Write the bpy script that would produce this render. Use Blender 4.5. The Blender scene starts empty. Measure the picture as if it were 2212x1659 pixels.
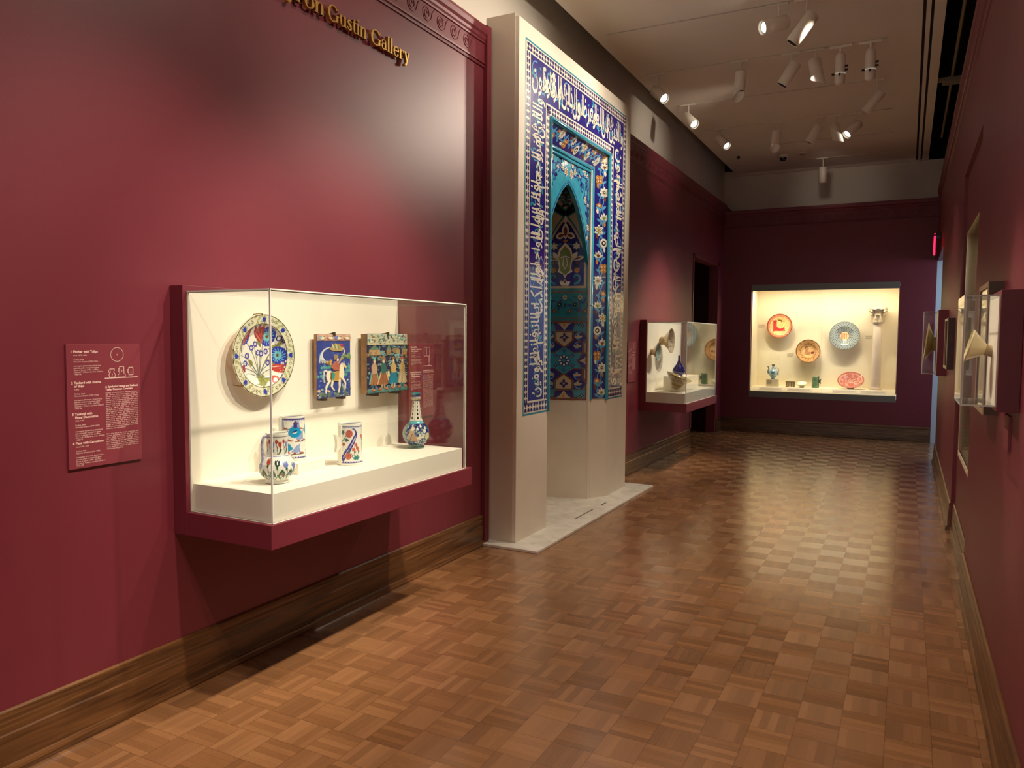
import bpy, bmesh, math, random
import numpy as np
from mathutils import Vector, Matrix
random.seed(7); RNG = np.random.default_rng(5)
sc = bpy.context.scene
COL = sc.collection
PI = math.pi

# ------------------------------------------------------------------ camera
yaw, pit, rol = math.radians(27.2906), math.radians(-3.5592), math.radians(0.4170)
fw = Vector((-math.sin(yaw)*math.cos(pit), math.cos(yaw)*math.cos(pit), math.sin(pit)))
r0 = Vector((math.cos(yaw), math.sin(yaw), 0)); u0 = r0.cross(fw)
r = r0*math.cos(rol)+u0*math.sin(rol); u = -r0*math.sin(rol)+u0*math.cos(rol)
cd = bpy.data.cameras.new('camera'); cam = bpy.data.objects.new('camera', cd); COL.objects.link(cam)
M = Matrix(((r.x, u.x, -fw.x, 0), (r.y, u.y, -fw.y, 0), (r.z, u.z, -fw.z, 0), (0, 0, 0, 1)))
M.translation = Vector((0, 0, 1.55)); cam.matrix_world = M
cd.sensor_fit = 'HORIZONTAL'; cd.sensor_width = 36; cd.lens = 1650.8/2212*36; cd.clip_start = .02
sc.camera = cam

# ------------------------------------------------------------------ exposure, world
sc.view_settings.view_transform = 'Standard'; sc.view_settings.look = 'None'
sc.view_settings.gamma = 1; sc.view_settings.use_curve_mapping = False
sc.view_settings.exposure = 0.0
w = bpy.data.worlds.new('hall'); sc.world = w; w.use_nodes = True
w.node_tree.nodes['Background'].inputs[0].default_value = (1.0, .90, .80, 1)
w.node_tree.nodes['Background'].inputs[1].default_value = 1.2
cy = sc.cycles
cy.max_bounces = 9; cy.diffuse_bounces = 5; cy.glossy_bounces = 4; cy.transparent_max_bounces = 24
cy.transmission_bounces = 4; cy.caustics_reflective = False; cy.caustics_refractive = False
cy.sample_clamp_indirect = 4; cy.use_denoising = True; cy.use_light_tree = True

# ------------------------------------------------------------------ lights of the gallery (ceiling tracks, z 4.36) and added fill spots
WARM = (1.0, .86, .69)
def spot(loc, tgt, power, size=40, blend=.6, rad=.05, col=WARM):
    d = bpy.data.lights.new('spot_lamp', 'SPOT'); d.energy = power; d.color = col
    d.spot_size = math.radians(size); d.spot_blend = blend; d.shadow_soft_size = rad
    o = bpy.data.objects.new('spot_lamp', d); COL.objects.link(o); o.location = loc
    o.rotation_euler = (Vector(tgt)-Vector(loc)).to_track_quat('-Z', 'Y').to_euler()
    return o
def area(loc, tgt, power, sx, sy, col=WARM, spread=180):
    d = bpy.data.lights.new('area_lamp', 'AREA'); d.energy = power; d.color = col
    d.shape = 'RECTANGLE'; d.size = sx; d.size_y = sy; d.spread = math.radians(spread)
    o = bpy.data.objects.new('area_lamp', d); COL.objects.link(o); o.location = loc
    o.rotation_euler = (Vector(tgt)-Vector(loc)).to_track_quat('-Z', 'Y').to_euler()
    return o
# wall washers and case lights over the near part of the gallery
spot((-.25, 2.05, 4.25), (-2.6, 2.1, 1.3), 385, 44, .8)
spot((-.25, 3.30, 4.25), (-2.6, 3.1, 1.35), 430, 44, .8)
spot((-.30, 4.15, 4.25), (-2.6, 3.4, 1.3), 330, 44, .8)
spot((-.25, .6, 4.25), (-2.77, .9, 1.3), 200, 62, .9)
spot((-.6, 3.2, 4.25), (-2.77, 2.2, 3.2), 90, 60, 1)
# framing projector rakes the wall end
spot((-.42, 8.0, 4.02), (-2.77, 4.45, 3.20), 340, 25, 1, .04)
spot((-1.55, 3.25, 4.28), (-2.77, 3.4, 3.25), 42, 56, 1, .05)
# unseen downlights added as fill, to lift the floor and its bounce
for y in (1.0, 3.2, 5.7, 8.1): spot((-.95, y, 4.12), (-1.0, y+.1, 0), 290, 76, .9, .08)
# added spots without fixtures, imitating spill on the white upper walls
spot((-1.1, 4.6, 4.26), (-2.96, 5.0, 4.0), 120, 80, 1, .06); spot((-1.0, 8.6, 4.1), (-2.96, 9.4, 3.88), 60, 50, 1, .06); spot((-1.2, 11.7, 4.1), (-1.1, 13.84, 3.97), 9, 50, 1, .06)
# mihrab
spot((-.55, 6.9, 4.1), (-2.53, 6.25, 3.0), 250, 70, 1)
spot((-.85, 7.55, 4.2), (-2.53, 6.1, 2.9), 230, 70, 1)
# second case on the left and the wall beside it
spot((-.9, 9.6, 4.1), (-2.55, 9.2, 1.3), 380, 46, .9)
spot((-.65, 10.5, 4.1), (-2.6, 9.6, 1.4), 280, 46, .9)
# right wall
spot((-1.7, 4.1, 4.2), (.30, 3.4, 1.5), 330, 15, .8)
spot((-1.9, 3.6, 4.2), (.36, 3.2, 1.9), 36, 60, 1)
spot((-2.3, 8.2, 4.1), (.36, 8.3, 1.4), 150, 44, .9)
spot((-2.3, 10.4, 4.1), (.36, 9.2, 1.5), 120, 30, .9)

# ------------------------------------------------------------------ materials
def lin(c):
    c = np.asarray(c, float)/255
    return np.where(c <= .04045, c/12.92, ((c+.055)/1.055)**2.4)
MATS = {}
def mat(name, rgb, rough=.5, metal=0, spec=.5, emit=0, noise=0, nscale=8, bump=0, bscale=60, coat=0, srgb=True):
    if name in MATS: return MATS[name]
    m = bpy.data.materials.new(name); m.use_nodes = True; nt = m.node_tree; b = nt.nodes['Principled BSDF']
    c = tuple(lin(rgb)) if srgb else tuple(rgb)
    b.inputs['Base Color'].default_value = (*c, 1); b.inputs['Roughness'].default_value = rough
    b.inputs['Metallic'].default_value = metal; b.inputs['Specular IOR Level'].default_value = spec
    b.inputs['Coat Weight'].default_value = coat
    if emit:
        b.inputs['Emission Color'].default_value = (*c, 1); b.inputs['Emission Strength'].default_value = emit
    if noise or bump:
        tc = nt.nodes.new('ShaderNodeTexCoord')
    if noise:
        n = nt.nodes.new('ShaderNodeTexNoise'); n.inputs['Scale'].default_value = nscale; n.inputs['Detail'].default_value = 5
        nt.links.new(tc.outputs['Object'], n.inputs['Vector'])
        mp = nt.nodes.new('ShaderNodeMapRange'); mp.inputs['From Min'].default_value = .3; mp.inputs['From Max'].default_value = .7
        mp.inputs['To Min'].default_value = 1-noise; mp.inputs['To Max'].default_value = 1+noise
        nt.links.new(n.outputs['Fac'], mp.inputs['Value'])
        mx = nt.nodes.new('ShaderNodeMix'); mx.data_type = 'RGBA'; mx.blend_type = 'MULTIPLY'; mx.inputs['Factor'].default_value = 1
        mx.inputs['A'].default_value = (*c, 1); nt.links.new(mp.outputs['Result'], mx.inputs['B']); nt.links.new(mx.outputs['Result'], b.inputs['Base Color'])
    if bump:
        n2 = nt.nodes.new('ShaderNodeTexNoise'); n2.inputs['Scale'].default_value = bscale; n2.inputs['Detail'].default_value = 3
        nt.links.new(tc.outputs['Object'], n2.inputs['Vector'])
        bp = nt.nodes.new('ShaderNodeBump'); bp.inputs['Strength'].default_value = bump; bp.inputs['Distance'].default_value = .004
        nt.links.new(n2.outputs['Fac'], bp.inputs['Height']); nt.links.new(bp.outputs['Normal'], b.inputs['Normal'])
    MATS[name] = m
    return m
def paint_mat(name, rough=.2, coat=.3):                 # colours come from the painted attribute 'Col'
    if name in MATS: return MATS[name]
    m = bpy.data.materials.new(name); m.use_nodes = True; nt = m.node_tree; b = nt.nodes['Principled BSDF']
    a = nt.nodes.new('ShaderNodeAttribute'); a.attribute_name = 'Col'
    nt.links.new(a.outputs['Color'], b.inputs['Base Color']); b.inputs['Roughness'].default_value = rough
    b.inputs['Coat Weight'].default_value = coat; b.inputs['Coat Roughness'].default_value = .06
    MATS[name] = m
    return m
def glass_mat(name, tint=(.975, .985, .97), f0=.04, rough=0.0):
    m = bpy.data.materials.new(name); m.use_nodes = True; nt = m.node_tree; nt.nodes.clear()
    out = nt.nodes.new('ShaderNodeOutputMaterial'); mix = nt.nodes.new('ShaderNodeMixShader')
    t = nt.nodes.new('ShaderNodeBsdfTransparent'); t.inputs[0].default_value = (*tint, 1)
    g = nt.nodes.new('ShaderNodeBsdfGlossy'); g.inputs['Roughness'].default_value = rough
    ge = nt.nodes.new('ShaderNodeNewGeometry'); dp = nt.nodes.new('ShaderNodeVectorMath'); dp.operation = 'DOT_PRODUCT'
    nt.links.new(ge.outputs['Incoming'], dp.inputs[0]); nt.links.new(ge.outputs['Normal'], dp.inputs[1])
    def ma(op, a, b=None):
        n = nt.nodes.new('ShaderNodeMath'); n.operation = op
        for i, v in enumerate((a, b)):
            if v is None: continue
            if isinstance(v, (int, float)): n.inputs[i].default_value = v
            else: nt.links.new(v, n.inputs[i])
        return n.outputs[0]
    c = ma('ABSOLUTE', dp.outputs['Value']); k = ma('POWER', ma('SUBTRACT', 1.0, c), 5.0)
    f = ma('ADD', f0, ma('MULTIPLY', k, 1-f0))
    nt.links.new(f, mix.inputs[0]); nt.links.new(t.outputs[0], mix.inputs[1]); nt.links.new(g.outputs[0], mix.inputs[2])
    nt.links.new(mix.outputs[0], out.inputs[0])
    MATS[name] = m
    return m

def wood_floor():
    m = bpy.data.materials.new('parquet'); m.use_nodes = True; nt = m.node_tree; b = nt.nodes['Principled BSDF']
    L = nt.links.new
    def N(t, **k):
        n = nt.nodes.new(t)
        for a, v in k.items(): setattr(n, a, v)
        return n
    def ma(op, a, b_=None, c_=None):
        n = N('ShaderNodeMath', operation=op)
        for i, v in enumerate((a, b_, c_)):
            if v is None: continue
            if isinstance(v, (int, float)): n.inputs[i].default_value = v
            else: L(v, n.inputs[i])
        return n.outputs[0]
    g = N('ShaderNodeNewGeometry'); sp = N('ShaderNodeSeparateXYZ'); L(g.outputs['Position'], sp.inputs[0])
    S = .1612; NF = 5.0
    a = ma('DIVIDE', ma('ADD', sp.outputs['X'], .186+S*40), S); c = ma('DIVIDE', ma('ADD', sp.outputs['Y'], -4.21+S*80), S)
    ia = ma('FLOOR', a); ic = ma('FLOOR', c); fa = ma('FRACT', a); fc = ma('FRACT', c)
    par = ma('MODULO', ma('ADD', ia, ic), 2.0)                        # 0 / 1 checker
    def sel(x, y): return ma('ADD', ma('MULTIPLY', x, par), ma('MULTIPLY', y, ma('SUBTRACT', 1.0, par)))
    across = sel(fa, fc); along = sel(fc, fa)
    fi = ma('FLOOR', ma('MULTIPLY', across, NF)); ff = ma('FRACT', ma('MULTIPLY', across, NF))
    cv = N('ShaderNodeCombineXYZ'); L(ia, cv.inputs[0]); L(ic, cv.inputs[1]); L(fi, cv.inputs[2])
    wn = N('ShaderNodeTexWhiteNoise', noise_dimensions='3D'); L(cv.outputs[0], wn.inputs['Vector'])
    cv2 = N('ShaderNodeCombineXYZ'); L(ia, cv2.inputs[0]); L(ic, cv2.inputs[1])
    wn2 = N('ShaderNodeTexWhiteNoise', noise_dimensions='3D'); L(cv2.outputs[0], wn2.inputs['Vector'])
    # grain along the finger
    gv = N('ShaderNodeCombineXYZ'); L(ma('MULTIPLY', along, 2.2), gv.inputs[0]); L(ma('MULTIPLY', across, 34.0), gv.inputs[1]); L(ma('MULTIPLY', wn.outputs['Value'], 90.0), gv.inputs[2])
    gn = N('ShaderNodeTexNoise'); L(gv.outputs[0], gn.inputs['Vector']); gn.inputs['Scale'].default_value = 1.6; gn.inputs['Detail'].default_value = 4
    t = ma('ADD', ma('ADD', ma('MULTIPLY', wn.outputs['Value'], .36), ma('MULTIPLY', wn2.outputs['Value'], .18)), ma('MULTIPLY', gn.outputs['Fac'], .40))
    cr = N('ShaderNodeValToRGB'); L(t, cr.inputs[0]); e = cr.color_ramp.elements
    e[0].position = .06; e[0].color = (*lin((108, 74, 46)), 1); e[1].position = .90; e[1].color = (*lin((168, 120, 80)), 1)
    k = cr.color_ramp.elements.new(.46); k.color = (*lin((139, 96, 61)), 1)
    # joints
    def edge(v, wd): return ma('LESS_THAN', ma('SUBTRACT', .5, ma('ABSOLUTE', ma('SUBTRACT', v, .5))), wd)
    j = ma('MAXIMUM', ma('MAXIMUM', edge(fa, .012), edge(fc, .012)), ma('MULTIPLY', edge(ff, .035), .6))
    mx = N('ShaderNodeMix', data_type='RGBA', blend_type='MULTIPLY'); L(ma('MULTIPLY', j, .38), mx.inputs['Factor'])
    L(cr.outputs[0], mx.inputs['A']); mx.inputs['B'].default_value = (.25, .2, .17, 1); L(mx.outputs['Result'], b.inputs['Base Color'])
    rr = ma('ADD', ma('ADD', .20, ma('MULTIPLY', par, .07)), ma('MULTIPLY', wn2.outputs['Value'], .03)); L(rr, b.inputs['Roughness'])
    b.inputs['Specular IOR Level'].default_value = .6; b.inputs['Coat Weight'].default_value = .8; L(rr, b.inputs['Coat Roughness'])
    return m
def oak_mat():
    m = bpy.data.materials.new('dark_oak'); m.use_nodes = True; nt = m.node_tree; b = nt.nodes['Principled BSDF']; L = nt.links.new
    tc = nt.nodes.new('ShaderNodeNewGeometry'); mp = nt.nodes.new('ShaderNodeMapping'); mp.inputs['Scale'].default_value = (2.2, 1.3, 26)
    L(tc.outputs['Position'], mp.inputs['Vector'])
    n = nt.nodes.new('ShaderNodeTexNoise'); n.inputs['Scale'].default_value = 1.5; n.inputs['Detail'].default_value = 6; n.inputs['Distortion'].default_value = .9
    L(mp.outputs[0], n.inputs['Vector'])
    cr = nt.nodes.new('ShaderNodeValToRGB'); e = cr.color_ramp.elements
    e[0].position = .32; e[0].color = (*lin((66, 40, 20)), 1); e[1].position = .68; e[1].color = (*lin((120, 80, 45)), 1)
    L(n.outputs['Fac'], cr.inputs[0]); L(cr.outputs[0], b.inputs['Base Color']); b.inputs['Roughness'].default_value = .33
    return m
def marble_mat():
    m = bpy.data.materials.new('marble'); m.use_nodes = True; nt = m.node_tree; b = nt.nodes['Principled BSDF']; L = nt.links.new
    tc = nt.nodes.new('ShaderNodeNewGeometry'); n = nt.nodes.new('ShaderNodeTexNoise'); n.inputs['Scale'].default_value = 6; n.inputs['Detail'].default_value = 8; n.inputs['Distortion'].default_value = 1.4
    L(tc.outputs['Position'], n.inputs['Vector']); cr = nt.nodes.new('ShaderNodeValToRGB'); e = cr.color_ramp.elements
    e[0].position = .3; e[0].color = (*lin((202, 195, 183)), 1); e[1].position = .6; e[1].color = (*lin((226, 221, 210)), 1)
    L(n.outputs['Fac'], cr.inputs[0]); L(cr.outputs[0], b.inputs['Base Color']); b.inputs['Roughness'].default_value = .35
    return m

RED = mat('burgundy_paint', (113, 38, 51), .48, noise=.03, nscale=3, bump=.05, bscale=220)
REDC = mat('burgundy_case', (108, 34, 47), .48, noise=.02)
WHITE = mat('white_paint', (226, 218, 206), .7, noise=.02, nscale=2)
CEIL = mat('ceiling_paint', (234, 226, 215), .85, noise=.02, nscale=1)
CASEW = mat('case_white', (244, 238, 224), .7)
PLASTER = mat('plaster', (222, 212, 196), .8, noise=.05, nscale=3, bump=.25, bscale=18)
BLACK = mat('black_void', (6, 6, 7), .9)
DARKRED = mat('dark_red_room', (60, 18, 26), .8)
OAK = oak_mat(); FLOOR = wood_floor(); MARBLE = marble_mat()
GLASS = glass_mat('case_glass'); EDGE_GLINT = mat('glass_edge_glint', (232, 234, 226), .6)  # pale edge tone stands for the light line in the glass
ACRYL = glass_mat('acrylic', (.985, .985, .97))
GREY = mat('grey_metal_trim', (120, 116, 104), .45, metal=.2)
GOLD = mat('gold_letter', (201, 160, 84), .35, metal=.75)
LAMPW = mat('lamp_white', (232, 224, 210), .5)
DARKW = mat('dark_walnut', (70, 42, 22), .4, noise=.2, nscale=14)
PALEW = mat('pale_maple', (196, 174, 140), .45)
KHAKI = mat('khaki_lining', (206, 192, 146), .8)
TEXTW = mat('label_print', (240, 205, 195), .6)
LABELR = mat('label_burgundy', (130, 50, 62), .5)

# ------------------------------------------------------------------ mesh builder
class MB:
    def __init__(s): s.v = []; s.f = []; s.m = []; s.sm = []
    def add(s, vs, fs, mi=0, smooth=False):
        o = len(s.v); s.v += [tuple(map(float, p)) for p in vs]
        for f in fs: s.f.append([o+i for i in f]); s.m.append(mi); s.sm.append(smooth)
        return s
    def box(s, a, b, mi=0):
        x0, y0, z0 = [min(a[i], b[i]) for i in range(3)]; x1, y1, z1 = [max(a[i], b[i]) for i in range(3)]
        return s.add([(x0, y0, z0), (x1, y0, z0), (x1, y1, z0), (x0, y1, z0), (x0, y0, z1), (x1, y0, z1), (x1, y1, z1), (x0, y1, z1)],
                     [(3, 2, 1, 0), (4, 5, 6, 7), (0, 1, 5, 4), (1, 2, 6, 5), (2, 3, 7, 6), (3, 0, 4, 7)], mi)
    def prism(s, poly, d, mi=0, smooth=False):          # poly: list of 3D pts (planar), extruded by vector d
        n = len(poly); d = Vector(d); p = [Vector(q) for q in poly]
        vs = p+[q+d for q in p]
        fs = [tuple(range(n))[::-1], tuple(range(n, 2*n))]
        s.add(vs, fs, mi); return s.add(vs, [(i, (i+1) % n, n+(i+1) % n, n+i) for i in range(n)], mi, smooth)
    def tube(s, pts, rad, n=8, mi=0, cap=True, flat=None):
        pts = [Vector(p) for p in pts]; rad = rad if hasattr(rad, '__len__') else [rad]*len(pts)
        vs = []; prev = None
        for i, p in enumerate(pts):
            t = (pts[min(i+1, len(pts)-1)]-pts[max(i-1, 0)]).normalized()
            if prev is None:
                a = Vector((0, 0, 1)) if abs(t.z) < .9 else Vector((1, 0, 0)); x = (a-t*a.dot(t)).normalized()
            else: x = (prev-t*prev.dot(t)).normalized()
            prev = x; y = t.cross(x)
            fl = flat or 1
            vs += [p+x*rad[i]*math.cos(2*PI*k/n)+y*rad[i]*fl*math.sin(2*PI*k/n) for k in range(n)]
        fs = [(i*n+k, i*n+(k+1) % n, (i+1)*n+(k+1) % n, (i+1)*n+k) for i in range(len(pts)-1) for k in range(n)]
        s.add(vs, fs, mi, True)
        if cap:
            o = len(vs); s.add(vs[:n], [tuple(range(n))[::-1]], mi); s.add(vs[-n:], [tuple(range(n))], mi)
        return s
    def cyl(s, a, b, r1, r2=None, n=24, mi=0): return s.tube([a, b], [r1, r1 if r2 is None else r2], n, mi)
    def lathe(s, prof, o=(0, 0, 0), n=32, mi=0, axis='Z', rot=None):
        o = Vector(o); vs = []
        for (rr, z) in prof:
            for k in range(n):
                a = 2*PI*k/n; p = Vector((rr*math.cos(a), rr*math.sin(a), z))
                if rot is not None: p = rot @ p
                vs.append(o+p)
        fs = [(i*n+k, i*n+(k+1) % n, (i+1)*n+(k+1) % n, (i+1)*n+k) for i in range(len(prof)-1) for k in range(n)]
        return s.add(vs, fs, mi, True)
OFF = {}
def link(o, parent):
    COL.objects.link(o)
    if parent is not None: o.parent = parent; OFF[o.name] = OFF.get(parent.name, Vector((0, 0, 0)))
    return o
def part(name, mb, mats, parent=None, bevel=0, merge=False, base=None):
    mats = mats if isinstance(mats, (list, tuple)) else [mats]
    off = OFF.get(parent.name, Vector((0, 0, 0))) if parent is not None else (Vector(base) if base else Vector((0, 0, 0)))
    me = bpy.data.meshes.new(name); me.from_pydata([Vector(p)-off for p in mb.v], [], mb.f)
    for m in mats: me.materials.append(m)
    me.polygons.foreach_set('material_index', mb.m); me.polygons.foreach_set('use_smooth', mb.sm); me.update()
    if merge:
        bm = bmesh.new(); bm.from_mesh(me); bmesh.ops.remove_doubles(bm, verts=bm.verts, dist=1e-5); bmesh.ops.recalc_face_normals(bm, faces=bm.faces); bm.to_mesh(me); bm.free()
    o = bpy.data.objects.new(name, me); link(o, parent)
    if parent is None and base: o.location = base
    OFF[o.name] = off
    if bevel:
        b = o.modifiers.new('bevel', 'BEVEL'); b.width = bevel; b.segments = 2; b.limit_method = 'ANGLE'
    return o
def tag(o, label, cat, group=None):
    o['label'] = label; o['category'] = cat
    if group: o['group'] = group
    return o
def thing(name, loc, label, cat, group=None):
    o = bpy.data.objects.new(name, None); COL.objects.link(o); o.location = loc; o.empty_display_size = .05
    OFF[o.name] = Vector(loc); return tag(o, label, cat, group)
def struct(name, mb, m, parent=None, bevel=0, merge=False):
    o = part(name, mb, m, parent, bevel, merge)
    if parent is None: o['kind'] = 'structure'
    return o

# ------------------------------------------------------------------ setting
XL, XR = -2.77, .36
struct('floor', MB().box((-3.3, -4, -.1), (2.6, 14.2, 0)), FLOOR)
# left wall: near partition, far partition with the dark doorway, white wall above and behind
struct('wall_left', MB().box((XL-.14, -4, 0), (XL, 4.93, 3.745)), RED)
b = MB().box((XL-.14, 7.30, 0), (XL, 11.05, 3.745)).box((XL-.14, 11.05, 2.71), (XL, 12.62, 3.745)).box((XL-.14, 12.62, 0), (XL, 13.84, 3.745))
struct('wall_left_far', b, RED)
struct('wall_left_upper', MB().box((-3.25, -4, 3.3), (-2.96, 14.2, 5.0)), WHITE)
struct('trim_1', MB().box((XL-.06, 4.885, 0), (-2.738, 4.945, 3.765)), RED)
# doorway on the left: an unlit room behind a moulded surround
b = MB()
for y0, y1 in ((11.0, 11.05), (12.62, 12.70)): b.box((XL, y0, .23), (XL+.012, y1, 2.765))
b.box((XL, 11.0, 2.71), (XL+.012, 12.70, 2.765))
struct('trim_2', b, RED, bevel=.003)
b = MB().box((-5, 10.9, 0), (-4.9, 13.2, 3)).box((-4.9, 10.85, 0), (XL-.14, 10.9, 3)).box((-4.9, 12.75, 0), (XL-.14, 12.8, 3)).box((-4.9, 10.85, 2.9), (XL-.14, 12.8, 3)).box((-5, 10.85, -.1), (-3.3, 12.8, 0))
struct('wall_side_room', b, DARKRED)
# end wall: a partition with the built-in showcase, white wall behind and above
CY0, CY1, CZ0, CZ1 = -2.306, -.125, .58, 2.426
b = MB().box((XL, 13.05, 0), (CY0, 13.75, 3.635)).box((CY1, 13.05, 0), (.356, 13.75, 3.635)).box((CY0, 13.05, 0), (CY1, 13.75, CZ0)).box((CY0, 13.05, CZ1), (CY1, 13.75, 3.635))
struct('wall_end', b, RED)
struct('wall_end_upper', MB().box((-3.25, 13.84, 3.3), (2.6, 14.0, 4.46)), WHITE)
# right wall: near section, shallow recess with the wall showcase, far section, doorway near the end
RX = XR+.027
WY0, WY1, WZ0, WZ1 = 5.52, 7.05, .63, 2.39
b = MB().box((XR, -4, 0), (XR+.5, 5.45, 3.745)).box((XR, 5.45, 2.84), (XR+.5, 7.10, 3.745)).box((XR, 7.10, 0), (XR+.5, 11.05, 3.745))
b.box((XR, 11.05, 2.72), (XR+.25, 13.85, 3.745)).box((XR, 13.10, 0), (XR+.25, 13.85, 2.72))
struct('wall_right', b, RED)
b = MB().box((RX, 5.45, 0), (XR+.5, WY0, 2.84)).box((RX, WY1, 0), (XR+.5, 7.10, 2.84)).box((RX, WY0, 0), (XR+.5, WY1, WZ0)).box((RX, WY0, WZ1), (XR+.5, WY1, 2.84))
struct('wall_right_recess', b, RED)
struct('wall_right_upper', MB().box((XR+.02, -4, 3.745), (XR+.1, 13.84, 4.03)), WHITE)
# side room seen through the right doorway (daylit gallery)
SKYW = mat('pale_blue_paint', (196, 210, 220), .6)
b = MB().box((XR-.004, 13.05, 0), (2.5, 13.10, 2.72)).box((2.5, 10.9, 0), (2.6, 13.1, 3)).box((XR+.5, 10.9, 0), (2.5, 11.0, 3)).box((XR+.25, 11.0, 2.9), (2.6, 13.1, 3))
struct('wall_next_room', b, SKYW)
area((1.7, 12.1, 2.6), (.2, 12.4, .3), 30, 1.2, .8, (.62, .80, 1.0))
# ceiling cloud with cross slots for the tracks and two long air slots, black plenum over the right edge
SLOTS = (6.89, 8.11, 9.335, 10.58, 11.765, 12.95)
b = MB(); cz0, cz1 = 4.36, 4.46; ys = [-4]+[s+d for s in SLOTS for d in (-.012, .012)]+[13.84]
for i in range(0, len(ys), 2): b.box((-2.717, ys[i], cz0), (.021, ys[i+1], cz1))
for s in SLOTS: b.box((-2.717, s-.012, cz0), (-2.59, s+.012, cz1)).box((-.26, s-.012, cz0), (.021, s+.012, cz1))
b.box((.047, -4, cz0), (.083, 13.84, cz1)).box((.108, -4, cz0), (.195, 13.84, cz1))
struct('ceiling', b, CEIL)
struct('ceiling_plenum', MB().box((-3.25, -4, 5.0), (1.2, 14.0, 5.1)).box((XR+.55, -4, 4.0), (XR+.65, 13.84, 5.0)).box((-2.7, -4, 4.475), (.19, 13.84, 4.49)).box((XR+.1, -4, 4.0), (XR+.65, 13.84, 4.02)).box((-3.25, 13.845, 4.462), (1.2, 13.95, 5.0)).box((.2, 13.83, 4.37), (1.2, 13.845, 5.0)), BLACK)

# baseboards: profile (offset from wall, z)
BB = [(0, 0), (.033, 0), (.035, .008), (.031, .020), (.030, .026), (.026, .034), (.019, .036), (.019, .142), (.015, .148), (.015, .180), (.012, .190), (.014, .205), (.012, .222), (.004, .228), (0, .228)]
def baseboard(b, p0, p1, n, prof=BB, flip=False):      # p0->p1 along the wall foot, n = outward normal
    p0, p1, n = Vector(p0), Vector(p1), Vector(n)
    poly = [p0+n*o+Vector((0, 0, z)) for o, z in prof]
    return b.prism(poly, p1-p0)
struct('baseboard_left', baseboard(MB(), (XL, -4, 0), (XL, 4.885, 0), (1, 0, 0)), OAK)
struct('baseboard_left_far', baseboard(baseboard(MB(), (XL, 7.46, 0), (XL, 11.0, 0), (1, 0, 0)), (XL, 12.70, 0), (XL, 13.05, 0), (1, 0, 0)), OAK)
struct('baseboard_end', baseboard(MB(), (XL, 13.05, 0), (.352, 13.05, 0), (0, -1, 0)), OAK)
struct('baseboard_right', baseboard(baseboard(MB(), (XR, -4, 0), (XR, 5.45, 0), (-1, 0, 0)), (XR, 7.10, 0), (XR, 11.05, 0), (-1, 0, 0)), OAK)
struct('baseboard_right_recess', baseboard(MB(), (RX, 5.45, 0), (RX, 7.10, 0), (-1, 0, 0)), OAK)
# crown mouldings with a running scroll
def bez(p0, p1, p2, n=12): return [((1-t)**2*p0[0]+2*t*(1-t)*p1[0]+t*t*p2[0], (1-t)**2*p0[1]+2*t*(1-t)*p1[1]+t*t*p2[1]) for t in np.linspace(0, 1, n)]
CR = [(0, 0), (.010, .002), (.013, .010), (.006, .016), (.006, .022), (.015, .026), (.016, .036), (.007, .042), (.007, .165), (.016, .169), (.018, .180), (.013, .186), (.020, .196), (.024, .212), (.019, .218), (.030, .232), (.036, .262), (.036, .280), (.026, .285), (0, .290)]
def scroll(b, p0, p1, n, z, pitch=.165, R=.044, flip=1):
    p0, p1, n = Vector(p0), Vector(p1), Vector(n); d = (p1-p0); Ln = d.length; d.normalize()
    k = int(Ln/pitch)
    for i in range(k):
        c = p0+d*(i+.5)*pitch+n*.0075+Vector((0, 0, z))
        pts = []                                        # spiral that runs out below and sweeps up to the next one
        for j in range(40):
            th = math.radians(-360+j/39*630); rr = R*(.16+.84*(j/39)**.8); pts.append((rr*math.cos(th), rr*math.sin(th)))
        pts += bez((0, -R), (R*1.15, -R*1.05), (pitch*.36, R*.05), 7)[1:]+bez((pitch*.36, R*.05), (pitch*.42, R*.9), (pitch*.60, R*1.05), 6)[1:]
        b.tube([c+d*(x*flip)+Vector((0, 0, zz)) for x, zz in pts], .0042, 5)
    return b
def crown(name, p0, p1, n, z, sp0=None, sp1=None, mats=RED):
    b = baseboard(MB(), Vector(p0)+Vector((0, 0, z)), Vector(p1)+Vector((0, 0, z)), n, CR)
    scroll(b, sp0 or p0, sp1 or p1, n, z+.112)
    return struct(name, b, mats)
crown('trim_3', (XL, -4, 0), (XL, 4.885, 0), (1, 0, 0), 3.468, (XL, .1, 0), (XL, 4.86, 0))
crown('trim_4', (XL, 7.455, 0), (XL, 13.05, 0), (1, 0, 0), 3.468)
crown('trim_5', (XL+.0, 13.05, 0), (XR, 13.05, 0), (0, -1, 0), 3.360)
crown('trim_6', (XR, -4, 0), (XR, 13.05, 0), (-1, 0, 0), 3.468, (XR, 3, 0), (XR, 13, 0))

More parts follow.
